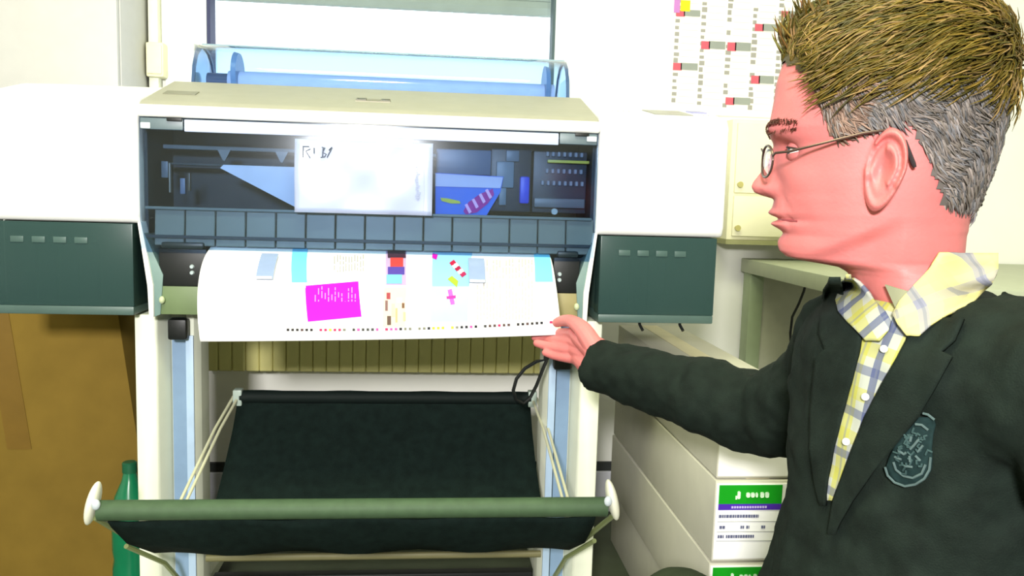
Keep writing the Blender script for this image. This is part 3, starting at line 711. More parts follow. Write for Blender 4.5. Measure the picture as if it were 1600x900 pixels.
text_block(760, 832, 405, 436, 5.0, (166, 166, 168), 1.8)
text_block(492, 556, 448, 472, 5.2, (252, 130, 246), 1.6, 0, 0.0022)
cols = [(40, 36, 40), (200, 40, 90), (60, 60, 60), (220, 80, 150), (120, 120, 110), (200, 190, 60), (30, 30, 40), (80, 60, 60)]
for q in range(58):
    f = q/57; x = 448+f*418; y = 515.5+1.0*math.sin(f*2.2)-13*f**2.2
    if q % 7 == 6: continue
    ink_patch('colour_dot', [(x, y-2), (x+4.2, y-2), (x+4.2, y+2), (x, y+2)], ink(cols[(q//6) % 8 if q % 3 else (q*5) % 8]), 0.0016, 1)

# ================================================================== THE MAN
man = thing('person', 'man in dark blazer and plaid shirt crouching, right hand holding the printed sheet', 'person', (0.60, -0.75, 0.0))
HO = atD(1360, 240, 0.80)                      # middle of the head at eye height
_a = math.radians(25)
HF = Vector((-math.cos(_a), math.sin(_a), 0)); HLft = Vector((-math.sin(_a), -math.cos(_a), 0)); UP = Vector((0, 0, 1))
def hd(u, w_, z): return HO+HF*u+HLft*w_+UP*z
skin = mat('skin', (206, 117, 115), 0.5, 0.35, 0.10, 16, 0.08, bscale=300, sub=0.10)

# ---- head and neck, slice by slice
Z_  = [0.132, 0.129, 0.122, 0.110, 0.095, 0.083, 0.065, 0.049, 0.034, 0.021, 0.013, 0.006, -0.010, -0.025, -0.040, -0.046, -0.052, -0.059, -0.0655, -0.071, -0.0746, -0.080, -0.090, -0.097, -0.102, -0.1045, -0.1062, -0.108, -0.110, -0.115, -0.136, -0.154, -0.18, -0.22]
F_  = [0.000, 0.030, 0.054, 0.070, 0.080, 0.0865, 0.0908, 0.0919, 0.0938, 0.0960, 0.0925, 0.0880, 0.0860, 0.0855, 0.0855, 0.0858, 0.0868, 0.0872, 0.0830, 0.0835, 0.0808, 0.0765, 0.0768, 0.0758, 0.0715, 0.062, 0.050, 0.035, 0.022, 0.013, -0.002, -0.016, -0.026, -0.036]
B_  = [-0.030, -0.055, -0.076, -0.090, -0.098, -0.102, -0.106, -0.108, -0.108, -0.107, -0.106, -0.105, -0.102, -0.098, -0.094, -0.092, -0.091, -0.090, -0.089, -0.089, -0.088, -0.088, -0.088, -0.088, -0.088, -0.088, -0.088, -0.088, -0.089, -0.090, -0.094, -0.100, -0.112, -0.130]
W_  = [0.010, 0.030, 0.046, 0.059, 0.068, 0.0725, 0.0760, 0.0770, 0.0770, 0.0765, 0.0760, 0.0755, 0.0740, 0.0725, 0.0705, 0.0695, 0.0685, 0.0675, 0.0660, 0.0650, 0.0645, 0.0635, 0.0610, 0.0590, 0.0575, 0.0570, 0.0565, 0.0560, 0.0560, 0.0560, 0.0575, 0.060, 0.066, 0.080]
PF_ = [2.0, 2.0, 2.0, 2.0, 2.1, 2.2, 2.3, 2.4, 2.4, 2.4, 2.3, 2.2, 2.1, 2.0, 1.9, 1.9, 1.85, 1.8, 1.8, 1.75, 1.75, 1.75, 1.8, 1.8, 1.8, 1.8, 1.8, 1.9, 2.0, 2.0, 2.0, 2.0, 2.0, 2.0]
def ip(z, arr): return float(np.interp(-z, [-q for q in Z_], arr))
NOSE_Z = [0.010, 0.004, -0.003, -0.0124, -0.0189, -0.0286, -0.0344, -0.0401, -0.0431, -0.0460]
NOSE_D = [0.0, 0.0025, 0.0055, 0.0085, 0.0145, 0.0215, 0.0235, 0.0200, 0.0115, 0.0]
g2 = lambda a, s_: math.exp(-(a/s_)**2)
def head_pt(z, th):
    """th=0 face front, positive towards his left"""
    F, B, W, p = ip(z, F_), ip(z, B_), ip(z, W_), ip(z, PF_)
    cxm = -0.010 if z > -0.10 else (F+B)/2      # axis of the slice
    c, s_ = math.cos(th), math.sin(th)
    if c >= 0: r = (abs(c/(F-cxm))**p+abs(s_/W)**p)**(-1/p)
    else: r = (abs(c/(cxm-B))**2.1+abs(s_/W)**2.1)**(-1/2.1)
    u, w_ = cxm+r*c, r*s_
    if c > 0 and z > -0.10:
        aw = abs(w_)
        d = float(np.interp(-z, [-q for q in NOSE_Z], NOSE_D, 0, 0))*g2(w_, 0.0075+0.006*g2(z+0.036, 0.010))
        d += 0.006*g2(aw-0.015, 0.006)*g2(z+0.036, 0.007)                      # nostril wings
        d -= 0.013*g2(aw-0.033, 0.014)*g2(z-0.000, 0.010)                      # eye sockets
        d += 0.003*g2(aw-0.032, 0.016)*g2(z-0.018, 0.007)                      # brow
        d += 0.004*g2(aw-0.047, 0.017)*g2(z+0.026, 0.014)                      # cheek bone
        d -= 0.004*g2(aw-0.040, 0.012)*g2(z+0.062, 0.016)                      # hollow cheek
        d += 0.0042*g2(w_, 0.022)*g2(z+0.0600, 0.0036)-0.0058*g2(w_, 0.028)*g2(z+0.0655, 0.0020)+0.0044*g2(w_, 0.020)*g2(z+0.0705, 0.0036)-0.003*g2(w_, 0.02)*g2(z+0.0790, 0.004)
        d += 0.003*g2(w_, 0.016)*g2(z+0.090, 0.010)
        d -= 0.0035*g2(aw-0.027, 0.0035)*g2(z+0.066, 0.008)+0.002*g2(aw-0.026-0.3*max(0, -0.04-z), 0.004)*g2(z+0.052, 0.012)                     # mouth corner
        u += d*max(c, 0)**0.5
    if u > -0.03:                               # the jaw stands proud of the throat
        jl = -0.100+0.50*max(0.0, 0.060-u)
        t = max(0.0, min(1.0, (jl-z)/0.016)); t = t*t*(3-2*t)
        k = max(0.0, min(1.0, (u+0.030)/0.025))*max(0.0, min(1.0, (z+0.16)/0.03))
        w_ *= 1-0.13*t*k
    return u, w_
NT = 120
rows = []
zz = []
for i in range(len(Z_)-1):
    n = max(1, int(round((Z_[i]-Z_[i+1])/0.0016)))
    zz += [Z_[i]+(Z_[i+1]-Z_[i])*k/n for k in range(n)]
zz.append(Z_[-1])
hm = MB()
rings = []
for z in zz:
    rings.append([hd(*head_pt(z, 2*math.pi*j/NT), z) for j in range(NT)])
hm.loft(rings)
# ---- ears: a dished shell with a raised rim
def ear(mb, side):
    n, mth = 20, 56
    pin, pout = [], []
    for i in range(n+1):
        r = i/n; ri, ro = [], []
        for j in range(mth):
            t = 2*math.pi*j/mth; ct, sn = math.cos(t), math.sin(t)
            ex = ct*(0.0180 if ct < 0 else 0.0150)*(1.0-0.25*max(0, -sn)); ez = sn*0.0365
            u = -0.0055+ex*r-0.10*ez*r; z = -0.0185+ez*r
            back = max(0, -ct)
            rim = 0.0074*g2(r-0.86, 0.11)*(1 if sn > -0.5 and ct < 0.75 else 0.35)
            anti = 0.0068*g2(r-0.50, 0.13)*(1 if ct < 0.1 and sn > -0.75 else 0.15)
            groove = -0.0035*g2(r-0.70, 0.07)*(1 if sn > -0.6 else 0.2)
            bowl = -0.0088*g2(r, 0.30)
            tragus = 0.0065*g2(u-0.0055, 0.004)*g2(z+0.021, 0.006)
            fl = 0.0765+0.0165*(-ex*r+0.004)/0.018
            edge = -0.0035*max(0, (r-0.9)/0.1)
            ri.append(hd(u, side*(fl+0.0035+rim+anti+groove+bowl+tragus+edge), z)); ro.append(hd(u, side*(fl-0.0045-0.012*g2(r, 0.55)), z))
        pin.append(ri); pout.append(ro)
    mb.loft(pout[1:]+pin[:0:-1], True)
ear(hm, 1); ear(hm, -1)
head_me = remeshed(hm, 0.00125, 4, 0.4)

# ---- right hand, fingers as tapering chains, palm as a fan of bones
def chain(mb, pts, rad, seg=12, sub=4):
    pts = [Vector(p) for p in pts]; P2, R2 = [], []
    n = len(pts)
    for i in range(n-1):
        p0, p1, p2, p3 = pts[max(i-1, 0)], pts[i], pts[i+1], pts[min(i+2, n-1)]
        for k in range(sub):
            q = k/sub
            P2.append(p1+0.5*q*((p2-p0)+q*(2*p0-5*p1+4*p2-p3+q*(3*(p1-p2)+p3-p0)))); R2.append(rad[i]+(rad[i+1]-rad[i])*q)
    P2.append(pts[-1]); R2.append(rad[-1])
    d = (P2[-1]-P2[-2]).normalized(); r = R2[-1]
    for q in (0.45, 0.8, 0.97): P2.append(pts[-1]+d*r*q); R2.append(r*math.sqrt(1-q*q))
    mb.tube(P2, R2, seg)
W0 = atD(936, 560, 1.335)
fing = {'index': [(897, 521, 1.400), (876, 521, 1.452), (860, 521, 1.478), (847, 523, 1.488)],
        'middle': [(897, 534, 1.400), (870, 533, 1.442), (851, 530, 1.466), (836, 527, 1.474)],
        'ring': [(898, 547, 1.396), (870, 544, 1.424), (852, 540, 1.440), (839, 536, 1.448)],
        'little': [(902, 561, 1.388), (878, 558, 1.412), (864, 555, 1.424), (852, 551, 1.430)]}
hb = MB()
fr_ = {'index': (0.0105, 0.0092, 0.0085, 0.0072), 'middle': (0.0108, 0.0094, 0.0087, 0.0073), 'ring': (0.0105, 0.0090, 0.0082, 0.0070), 'little': (0.0095, 0.0080, 0.0073, 0.0062)}
wr = [atD(940, 545, 1.335), atD(938, 553, 1.335), atD(936, 563, 1.332), atD(934, 573, 1.328)]
for (k, pts), wp in zip(fing.items(), wr):
    P3 = [atD(*p) for p in pts]
    chain(hb, P3, fr_[k])
    chain(hb, [wp, wp.lerp(P3[0], 0.5), P3[0]], (0.016, 0.0150, 0.0118))
th = [atD(930, 545, 1.330), atD(912, 517, 1.352), atD(895, 503, 1.378), atD(881, 501, 1.412), atD(870, 504, 1.430)]
chain(hb, th, (0.0170, 0.0150, 0.0112, 0.0100, 0.0082))
chain(hb, [atD(930, 552, 1.328), atD(912, 535, 1.362), atD(900, 526, 1.385)], (0.0165, 0.014, 0.010))
chain(hb, [atD(926, 575, 1.322), atD(914, 570, 1.352), atD(904, 561, 1.38)], (0.0145, 0.0145, 0.011))
EL = atD(1205, 648, 1.12)
hb.tube([EL, EL.lerp(W0, 0.5), EL.lerp(W0, 0.85), W0, W0+(W0-EL).normalized()*0.012], [0.045, 0.040, 0.031, 0.029, 0.024], 20, True, 0.9)
hand_me = remeshed(hb, 0.0017, 3, 0.45)

# ---- trunk, left arm and left hand under the clothes
NB = Vector((0.590, -0.792, 0.775))
CN = Vector((math.cos(math.radians(196)), math.sin(math.radians(196)), 0)); SD = Vector((CN.y, -CN.x, 0))   # chest direction, towards his right
def ring(c, a, b, n=40, tilt=0.0, pw=2.4):
    out = []
    for j in range(n):
        t = 2*math.pi*j/n; cx, sx = math.cos(t), math.sin(t)
        k = (abs(cx)**pw+abs(sx)**pw)**(-1/pw)
        out.append(Vector(c)+CN*(a*k*cx)+SD*(b*k*sx)+UP*(tilt*k*cx))
    return out
LEl = Vector((0.655, -1.045, 0.47)); LW = Vector((0.47, -0.955, 0.40))
tb_ = MB()
tb_.loft([ring(NB+UP*dz+CN*o, a, b) for dz, a, b, o in ((0.03, 0.045, 0.050, 0.0), (0.0, 0.055, 0.07, -0.005), (-0.03, 0.070, 0.105, -0.012), (-0.1, 0.080, 0.115, -0.025), (-0.25, 0.080, 0.115, -0.025), (-0.40, 0.095, 0.125, -0.005), (-0.52, 0.11, 0.14, 0.0))])
LSJ = NB-SD*0.165-UP*0.055
chain(tb_, [NB-SD*0.09-UP*0.06, LSJ, LSJ.lerp(LEl, 0.5)+Vector((0.02, -0.02, 0)), LEl, LEl.lerp(LW, 0.5), LW], (0.04, 0.034, 0.034, 0.032, 0.030, 0.027))
trunk_me = remeshed(tb_, 0.008, 4)
lh = MB()
hdn = Vector((-0.80, 0.25, -0.35)).normalized()
for k, (o, ln) in enumerate(((-0.027, 0.062), (-0.009, 0.070), (0.009, 0.066), (0.026, 0.052))):
    sd = Vector((0.3, 0.95, 0)).normalized()
    b0 = LW+hdn*0.085+sd*o; b1 = b0+hdn*ln*0.5+Vector((0, 0, -0.006)); b2 = b0+hdn*ln*0.85+Vector((0, 0, -0.026))
    chain(lh, [LW+sd*o*0.5, LW+hdn*0.05+sd*o, b0], (0.015, 0.014, 0.0105)); chain(lh, [b0, b1, b2], (0.0098, 0.0088, 0.0072))
chain(lh, [LW+hdn*0.015, LW+hdn*0.045+Vector((0.01, 0.045, -0.012)), LW+hdn*0.085+Vector((0.0, 0.060, -0.03))], (0.015, 0.0115, 0.008))
chain(lh, [LW-hdn*0.06, LW, LW+hdn*0.02], (0.028, 0.026, 0.02))
lhand_me = remeshed(lh, 0.0025, 3)
bmm = bmesh.new()
for q in (head_me, hand_me, trunk_me, lhand_me): bmm.from_mesh(q)
body_me = bpy.data.meshes.new('body'); bmm.to_mesh(body_me); bmm.free()
body_me.polygons.foreach_set('use_smooth', [True]*len(body_me.polygons))
body_me.materials.clear()
obj('body', body_me, skin, man)
head_bvh = BVHTree.FromPolygons([v.co[:] for v in head_me.vertices], [p.vertices[:] for p in head_me.polygons])

# ---- eyes and brows
for sgn in (1, -1):
    e = obj('eye', MB().ball(hd(0.0630, sgn*0.032, 0.0), 0.0120, None, None, 20, 14), mat('eye_white', (226, 216, 210), 0.2), man)
    dirn = (HF+HLft*sgn*0.1).normalized()
    obj('iris', MB().tube([hd(0.0630, sgn*0.032, 0)+dirn*0.0105, hd(0.0630, sgn*0.032, 0)+dirn*0.0126], [0.0058, 0.0045], 16), mat('iris_grey', (60, 66, 70), 0.2), e)
    lid_ = MB(); ec_ = hd(0.0630, sgn*0.032, 0)
    def on_eye(el, az, r=0.0132): return ec_+(HF*math.cos(az)*math.cos(el)+HLft*sgn*math.sin(az)*math.cos(el)+UP*math.sin(el))*r
    for e0, e1 in ((14, 88), (-16, -88)):
        lid_.grid([[on_eye(math.radians((e0*math.cos(math.radians(az)*0.85))+(e1-e0*math.cos(math.radians(az)*0.85))*i/6), math.radians(az)) for az in range(-100, 101, 10)] for i in range(7)])
    obj('eyelid', lid_, skin, e)
    obj('lashes', MB().tube([on_eye(math.radians(14*math.cos(math.radians(az)*0.85)), math.radians(az), 0.0136) for az in range(-80, 81, 10)], 0.0007, 6), mat('lash_dark', (60, 44, 40), 0.6), e)
    bw = MB()
    for k in range(260):
        t = random.random(); base = hd(0.094-0.030*t**1.5, sgn*(0.014+0.040*t), 0.018+0.006*math.sin(t*2.4)+random.uniform(-0.003, 0.003))
        n_ = head_bvh.find_nearest(base)
        r0 = n_[0]+n_[1]*0.0007; d = (HLft*sgn*0.9-HF*0.25+UP*random.uniform(-0.1, 0.3)).normalized()*0.007+n_[1]*0.0016
        bw.tube([r0, r0+d*0.5+n_[1]*0.001, r0+d], [0.0004, 0.00035, 0.0001], 5, False)
    obj('eyebrow', bw, mat('brow_brown', (128, 84, 68), 0.7), man)['kind'] = 'stuff'
obj('lips', MB().tube([hd(head_pt(-0.0655, t)[0]+0.0002, head_pt(-0.0655, t)[1], -0.0655-0.003*abs(t)) for t in [(-0.42+0.84*k/12) for k in range(13)]], [0.0010+0.0012*math.sin(math.pi*k/12) for k in range(13)], 8), mat('lip_red', (150, 70, 74), 0.45), man)

# ---- hair: a cap over the skull plus many tapering locks
HU = [0.100, 0.087, 0.070, 0.056, 0.046, 0.037, 0.030, 0.016, -0.020, -0.032, -0.042, -0.055, -0.11]
HZ = [0.088, 0.082, 0.070, 0.056, 0.030, 0.004, 0.006, 0.012, 0.020, 0.006, -0.012, -0.047, -0.062]
def hairline(u): return float(np.interp(-u, [-q for q in HU], HZ))
cap_rows = []
cap = MB(); NC = 144
def cap_thick(z): return 0.003+0.010*max(0, min(1, (z-0.03)/0.07))
zl = [0.1315-0.0028*k for k in range(71)]
gp = [[None]*NC for _ in zl]; keep = [[False]*NC for _ in zl]
for i, z in enumerate(zl):
    for j in range(NC):
        t = 2*math.pi*j/NC; u, w_ = head_pt(z, t)
        c = Vector((u+0.01, w_, (z-0.03)*0.9)).normalized()*min(cap_thick(z), 0.0008+0.25*max(0, z-hairline(u)))
        gp[i][j] = hd(u+c.x, w_+c.y, z+max(c.z, 0)); keep[i][j] = z > hairline(u)+0.001+0.003*math.sin(j*1.3)+0.002*math.sin(j*2.9+1)
vs_, fs_ = [p for r in gp for p in r], []
for i in range(len(zl)-1):
    for j in range(NC):
        k = (j+1) % NC
        if keep[i+1][j] and keep[i+1][k]: fs_.append((i*NC+j, i*NC+k, (i+1)*NC+k, (i+1)*NC+j))
fs_.append(tuple(range(NC))[::-1])
cap.add(vs_, fs_)
def hair_mat():
    m = bpy.data.materials.new('hair_locks'); m.use_nodes = True; nt = m.node_tree; b = nt.nodes['Principled BSDF']
    at = nt.nodes.new('ShaderNodeAttribute'); at.attribute_name = 'lock'
    nt.links.new(at.outputs['Color'], b.inputs['Base Color']); b.inputs['Roughness'].default_value = 0.5; b.inputs['Specular IOR Level'].default_value = 0.3
    return m
hmat = hair_mat()
hb_ = MB(); colr = []
def add_lock(root, nrm, flow, ln, r, c, up=0.22):
    p1 = root+nrm*ln*up+flow*ln*0.32; p2 = root+nrm*ln*up*1.2+flow*ln*0.70; p3 = root+nrm*ln*up*0.8+flow*ln*1.05
    n0 = len(hb_.f); hb_.tube([root-nrm*0.002, p1, p2, p3], [r, r, r*0.75, r*0.15], 4, False); colr.extend([c]*(len(hb_.f)-n0))
hb_.add(vs_, fs_)
for f in fs_:
    q = vs_[f[0]]-HO
    colr.append(lin((84, 74, 46)) if q.z > 0.068 else lin((116, 92, 80)) if q.dot(HF) > 0.015 else lin((98, 92, 88)))
topc = [(100, 84, 26), (84, 74, 20), (118, 96, 36), (72, 66, 18), (138, 112, 66), (94, 80, 24)]
sidec = [(112, 106, 102), (126, 118, 112), (96, 96, 98), (134, 124, 118), (104, 96, 88), (114, 112, 114)]
templec = [(134, 108, 92), (120, 98, 84), (146, 120, 104), (112, 96, 86)]
rnd = random.Random(3)
quads = [f for f in fs_ if len(f) == 4]; cumA = []; tot = 0.0
for f in quads:
    a_ = (vs_[f[2]]-vs_[f[0]]).cross(vs_[f[3]]-vs_[f[1]]).length/2; tot += a_; cumA.append(tot)
import bisect
for cnt in range(12500):
    f = quads[min(bisect.bisect(cumA, rnd.random()*tot), len(quads)-1)]
    p = [vs_[i] for i in f]; a_, b_ = rnd.random(), rnd.random()
    P0 = (p[0]*(1-a_)+p[1]*a_)*(1-b_)+(p[3]*(1-a_)+p[2]*a_)*b_
    nrm = (p[2]-p[0]).cross(p[3]-p[1]).normalized()
    q = P0-HO; u, w_, z = q.dot(HF), q.dot(HLft), q.z
    if nrm.dot(Vector((q.x, q.y, q.z-0.03))-HF*(-0.01)) < 0: nrm = -nrm
    root = P0-nrm*0.003
    top = (z-0.066+0.10*max(0, u-0.01)+rnd.uniform(-0.020, 0.020)) > 0
    jit = Vector((rnd.uniform(-1, 1), rnd.uniform(-1, 1), rnd.uniform(-1, 1)))*0.28
    wave = math.sin(u*90+w_*40)*0.35
    if top:
        fr = max(0, min(1, (u-0.035)/0.03))
        fl = (HF*(0.95-1.0*fr)+UP*(0.05+0.55*fr+wave*0.4)-UP*0.55*min(1, abs(w_)/0.06)*(1-fr)+HLft*wave*0.5+jit)
        ln = rnd.uniform(0.022, 0.036)*(1-0.35*fr); c = rnd.choice(topc); rr = 0.0009; upk = 0.24
    else:
        fl = -UP*(0.75+0.5*math.sin(u*120+z*60))-HF*(0.65-0.3*(u > 0.02))+jit
        ln = rnd.uniform(0.012, 0.020); c = rnd.choice(sidec); rr = 0.0011; upk = 0.20
        if u > 0.012 and rnd.random() < 0.75: c = rnd.choice(templec)
        elif z > 0.055 and rnd.random() < 0.45: c = rnd.choice(topc)
    fl = (fl-nrm*fl.dot(nrm)).normalized()
    edge = z-hairline(u)
    if edge < 0.008: ln *= 0.7
    k = rnd.uniform(0.55, 1.25)
    add_lock(root, nrm, fl, ln, rr*rnd.uniform(0.7, 1.25), tuple(v*k for v in lin(c)), upk)
for cnt in range(170):                          # loose tuft over the forehead
    t = rnd.uniform(-0.75, 0.75); z = rnd.uniform(0.088, 0.118); u, w_ = head_pt(z, t); root = hd(u+0.004, w_, z+0.006)
    fl = (UP*rnd.uniform(0.35, 0.9)+HF*rnd.uniform(-0.15, 0.40)+HLft*rnd.uniform(-0.7, 0.7)).normalized()
    add_lock(root, HF*0.6+UP*0.5, fl, rnd.uniform(0.018, 0.032), 0.0011, tuple(v*rnd.uniform(0.6, 1.0) for v in lin(rnd.choice(topc))), 0.2)
hme = hb_.mesh('hair', True)
ca = hme.color_attributes.new('lock', 'FLOAT_COLOR', 'CORNER')
arr = []
for p_, c in zip(hme.polygons, colr): arr += [c[0], c[1], c[2], 1.0]*len(p_.vertices)
ca.data.foreach_set('color', arr)
obj('hair', hme, hmat, man)['kind'] = 'stuff'

# ---- glasses
gl = obj('glasses', MB().tube([hd(0.0985, 0.011, 0.0), hd(0.1005, 0.005, 0.003), hd(0.1005, -0.005, 0.003), hd(0.0985, -0.011, 0.0)], 0.0010, 8), mat('glasses_metal', (92, 74, 66), 0.3, 0.5, metal=0.6), man, label='thin metal rimmed glasses')
gm = MATS['glasses_metal']
for sgn in (1, -1):
    rp = []
    for k in range(28):
        t = 2*math.pi*k/28; w_ = 0.0335+0.0225*math.cos(t); z = -0.0105+0.0150*math.sin(t)
        rp.append(hd(0.0985-0.0115*((w_-0.011)/0.045)**1.3 if w_ > 0.011 else 0.0985, sgn*w_, z))
    obj('rim', MB().tube(rp+[rp[0]], 0.0012, 8, False), gm, gl)
    lens = MB().add(rp, [tuple(range(28))])
    obj('lens', lens, clear('spectacle_lens', (0.93, 0.95, 0.93), 0.03, 1.0, 1.5), gl, False)
    obj('temple', MB().tube([hd(0.0870, sgn*0.0560, -0.006), hd(0.0850, sgn*0.0640, -0.004), hd(0.072, sgn*0.0735, -0.003), hd(0.045, sgn*0.0790, 0.004), hd(0.012, sgn*0.0825, 0.0128), hd(-0.010, sgn*0.0800, 0.0165)], 0.0012, 8), gm, gl)
    obj('temple_tip', MB().tube([hd(-0.010, sgn*0.0790, 0.0165), hd(-0.022, sgn*0.0785, 0.006), hd(-0.0300, sgn*0.0790, -0.013), hd(-0.0315, sgn*0.0790, -0.016)], [0.0014, 0.0019, 0.0022, 0.0014], 8), mat('tip_dark', (44, 40, 42), 0.4), gl)
    obj('nose_pad', MB().ball(hd(0.0925, sgn*0.0095, -0.010), 0.0018, 0.0018, 0.004), clear('pad_clear', (0.85, 0.8, 0.78), 0.1), gl)

# ---- blazer
jackm = mat('blazer_cloth', (22, 31, 26), 0.85, 0.15, 0.25, 50, 0.25, bscale=700)
jk = MB()
RS = atD(1352, 520, 0.94)
secs = [(0.028, 0.050, 0.060, 0.0), (0.014, 0.070, 0.085, 0.0), (-0.006, 0.086, 0.115, -0.004), (-0.035, 0.102, 0.142, -0.010), (-0.08, 0.112, 0.148, -0.016), (-0.14, 0.118, 0.146, -0.020), (-0.20, 0.120, 0.146, -0.020), (-0.27, 0.124, 0.150, -0.014), (-0.35, 0.136, 0.160, -0.004), (-0.43, 0.148, 0.174, 0.010), (-0.49, 0.156, 0.184, 0.018)]
jk.loft([ring(NB+UP*dz+CN*o, a, b, 48, 0, 2.15) for dz, a, b, o in secs])
def sleeve(mb, pts, rad, wr_amp=0.05, ph=0.0, n=40):
    pts = [Vector(p) for p in pts]; m = len(pts); P2, R2 = [], []
    for i in range(m-1):
        p0, p1, p2, p3 = pts[max(i-1, 0)], pts[i], pts[i+1], pts[min(i+2, m-1)]
        for k in range(n//(m-1)):
            q = k/(n//(m-1))
            P2.append(p1+0.5*q*((p2-p0)+q*(2*p0-5*p1+4*p2-p3+q*(3*(p1-p2)+p3-p0))))
            s_ = i+q
            R2.append((rad[i]+(rad[i+1]-rad[i])*q)*(1+wr_amp*math.sin(s_*7.5+ph)*math.sin(s_*2.3+1)*(0.3 if s_ > m-2.0 else 1)))
    P2.append(pts[-1]); R2.append(rad[-1]); mb.tube(P2, R2, 28)
CU = atD(931, 569, 1.338)
sleeve(jk, [NB+SD*0.08-UP*0.05, RS, RS.lerp(EL, 0.5)+Vector((0.012, 0, -0.012)), EL, EL.lerp(CU, 0.35), EL.lerp(CU, 0.7), CU], [0.070, 0.064, 0.063, 0.060, 0.055, 0.047, 0.0425], 0.07)
sleeve(jk, [NB-SD*0.08-UP*0.05, LSJ, LSJ.lerp(LEl, 0.5)+Vector((0.02, -0.02, 0)), LEl, LEl.lerp(LW, 0.5), LW], [0.082, 0.070, 0.064, 0.058, 0.050, 0.043], 0.05, 1.0)
jme = remeshed(jk, 0.0055, 4)
jo = obj('blazer', jme, jackm, man)
jme.materials.clear(); jme.materials.append(jackm)
tex = bpy.data.textures.new('cloth_folds', 'CLOUDS'); tex.noise_scale = 0.045
dm_ = jo.modifiers.new('folds', 'DISPLACE'); dm_.texture = tex; dm_.strength = 0.014; dm_.mid_level = 0.5; dm_.texture_coords = 'LOCAL'
jev = evaluated(jo)
allv = [v.co[:] for v in jev.vertices]; allf = [p.vertices[:] for p in jev.polygons]
nb = len(allv)
jbvh = BVHTree.FromPolygons(allv, allf)
cbvh = BVHTree.FromPolygons(allv+[v.co[:] for v in head_me.vertices], allf+[tuple(i+nb for i in p.vertices) for p in head_me.polygons])
def drape(rows, lift, bvh=None, n=12, sub=5, soft=0):
    """cloth piece laid on the body: rows of (y, left, right) photo points carried onto the surface"""
    rr = []
    for (y0, a0, b0), (y1, a1, b1) in zip(rows, rows[1:]):
        for k in range(sub): q = k/sub; rr.append((y0+(y1-y0)*q, a0+(a1-a0)*q, b0+(b1-b0)*q))
    rr.append(rows[-1]); P, UVs = [], []
    last = 0.75
    for y, a, b in rr:
        row = []
        for j in range(n+1):
            x = a+(b-a)*j/n; d = Vector(ray(x, y)).normalized()
            h = (bvh or jbvh).ray_cast(Vector(CAM), d)
            if h[0] is None: p = Vector(CAM)+d*last; nn = -d
            else: p = h[0]; nn = h[1]; last = (p-Vector(CAM)).length
            row.append([p, nn, d])
        P.append(row)
    m_, n_ = len(P), n+1
    # smooth the depth a little so that the cloth spans small folds
    dep = np.array([[(q[0]-Vector(CAM)).length for q in r] for r in P])
    for _ in range(soft):
        pd = np.pad(dep, 1, mode='edge'); dep = np.minimum(dep+0.002, (pd[:-2, 1:-1]+pd[2:, 1:-1]+pd[1:-1, :-2]+pd[1:-1, 2:]+4*dep)/8)
    return [[Vector(CAM)+P[i][j][2]*(dep[i][j]-lift) for j in range(n_)] for i in range(m_)]

def plaid(name, base, c1, c2):
    m = bpy.data.materials.new(name); m.use_nodes = True; nt = m.node_tree; b = nt.nodes['Principled BSDF']
    b.inputs['Roughness'].default_value = 0.8; b.inputs['Specular IOR Level'].default_value = 0.1
    tcn = nt.nodes.new('ShaderNodeUVMap'); sep = nt.nodes.new('ShaderNodeSeparateXYZ'); nt.links.new(tcn.outputs[0], sep.inputs[0])
    def stripes(ch, freq, width, off):
        a = nt.nodes.new('ShaderNodeMath'); a.operation = 'MULTIPLY_ADD'; a.inputs[1].default_value = freq; a.inputs[2].default_value = off; nt.links.new(sep.outputs[ch], a.inputs[0])
        f = nt.nodes.new('ShaderNodeMath'); f.operation = 'FRACT'; nt.links.new(a.outputs[0], f.inputs[0])
        c = nt.nodes.new('ShaderNodeMath'); c.operation = 'LESS_THAN'; c.inputs[1].default_value = width; nt.links.new(f.outputs[0], c.inputs[0]); return c
    cur = None
    col = nt.nodes.new('ShaderNodeRGB'); col.outputs[0].default_value = lin(base)+(1,); cur = col.outputs[0]
    for ch, fq, wd, off, cc, k in ((0, 26, 0.30, 0.1, c1, 0.7), (1, 24, 0.30, 0.3, c1, 0.6), (0, 26, 0.20, 0.55, c2, 0.75), (1, 24, 0.20, 0.7, c2, 0.6), (0, 52, 0.12, 0.0, (110, 116, 130), 0.5)):
        s_ = stripes(ch, fq, wd, off); mu = nt.nodes.new('ShaderNodeMath'); mu.operation = 'MULTIPLY'; mu.inputs[1].default_value = k; nt.links.new(s_.outputs[0], mu.inputs[0])
        mx = nt.nodes.new('ShaderNodeMix'); mx.data_type = 'RGBA'; nt.links.new(mu.outputs[0], mx.inputs['Factor']); nt.links.new(cur, mx.inputs['A']); mx.inputs['B'].default_value = lin(cc)+(1,)
        cur = mx.outputs['Result']
    nt.links.new(cur, b.inputs['Base Color']); return m
shirtm = plaid('plaid_shirt', (172, 176, 164), (172, 170, 66), (66, 76, 118))
def cloth(name, P, m, thick, parent, uvdir=True, off=1.0, rot=0.0):
    me = MB().grid(P).mesh(name, True)
    uv = me.uv_layers.new(name='UVMap')
    flat_ = [p for r in P for p in r]
    cr_, sr_ = math.cos(rot), math.sin(rot)
    for l in me.loops:
        p = flat_[l.vertex_index]; a = p.dot(SD)+0.3*p.dot(CN); b = p.z
        uv.data[l.index].uv = (a*cr_+b*sr_, -a*sr_+b*cr_)
    o = obj(name, me, m, parent); solid(o, thick, off); return o
shirt = cloth('shirt', drape([(462, 1322, 1445), (490, 1340, 1432), (520, 1346, 1420), (560, 1338, 1400), (600, 1328, 1375), (650, 1313, 1350), (700, 1301, 1330), (750, 1291, 1312), (782, 1292, 1298)], 0.004, None, 14, 5, 2), shirtm, 0.003, man, rot=0.12)
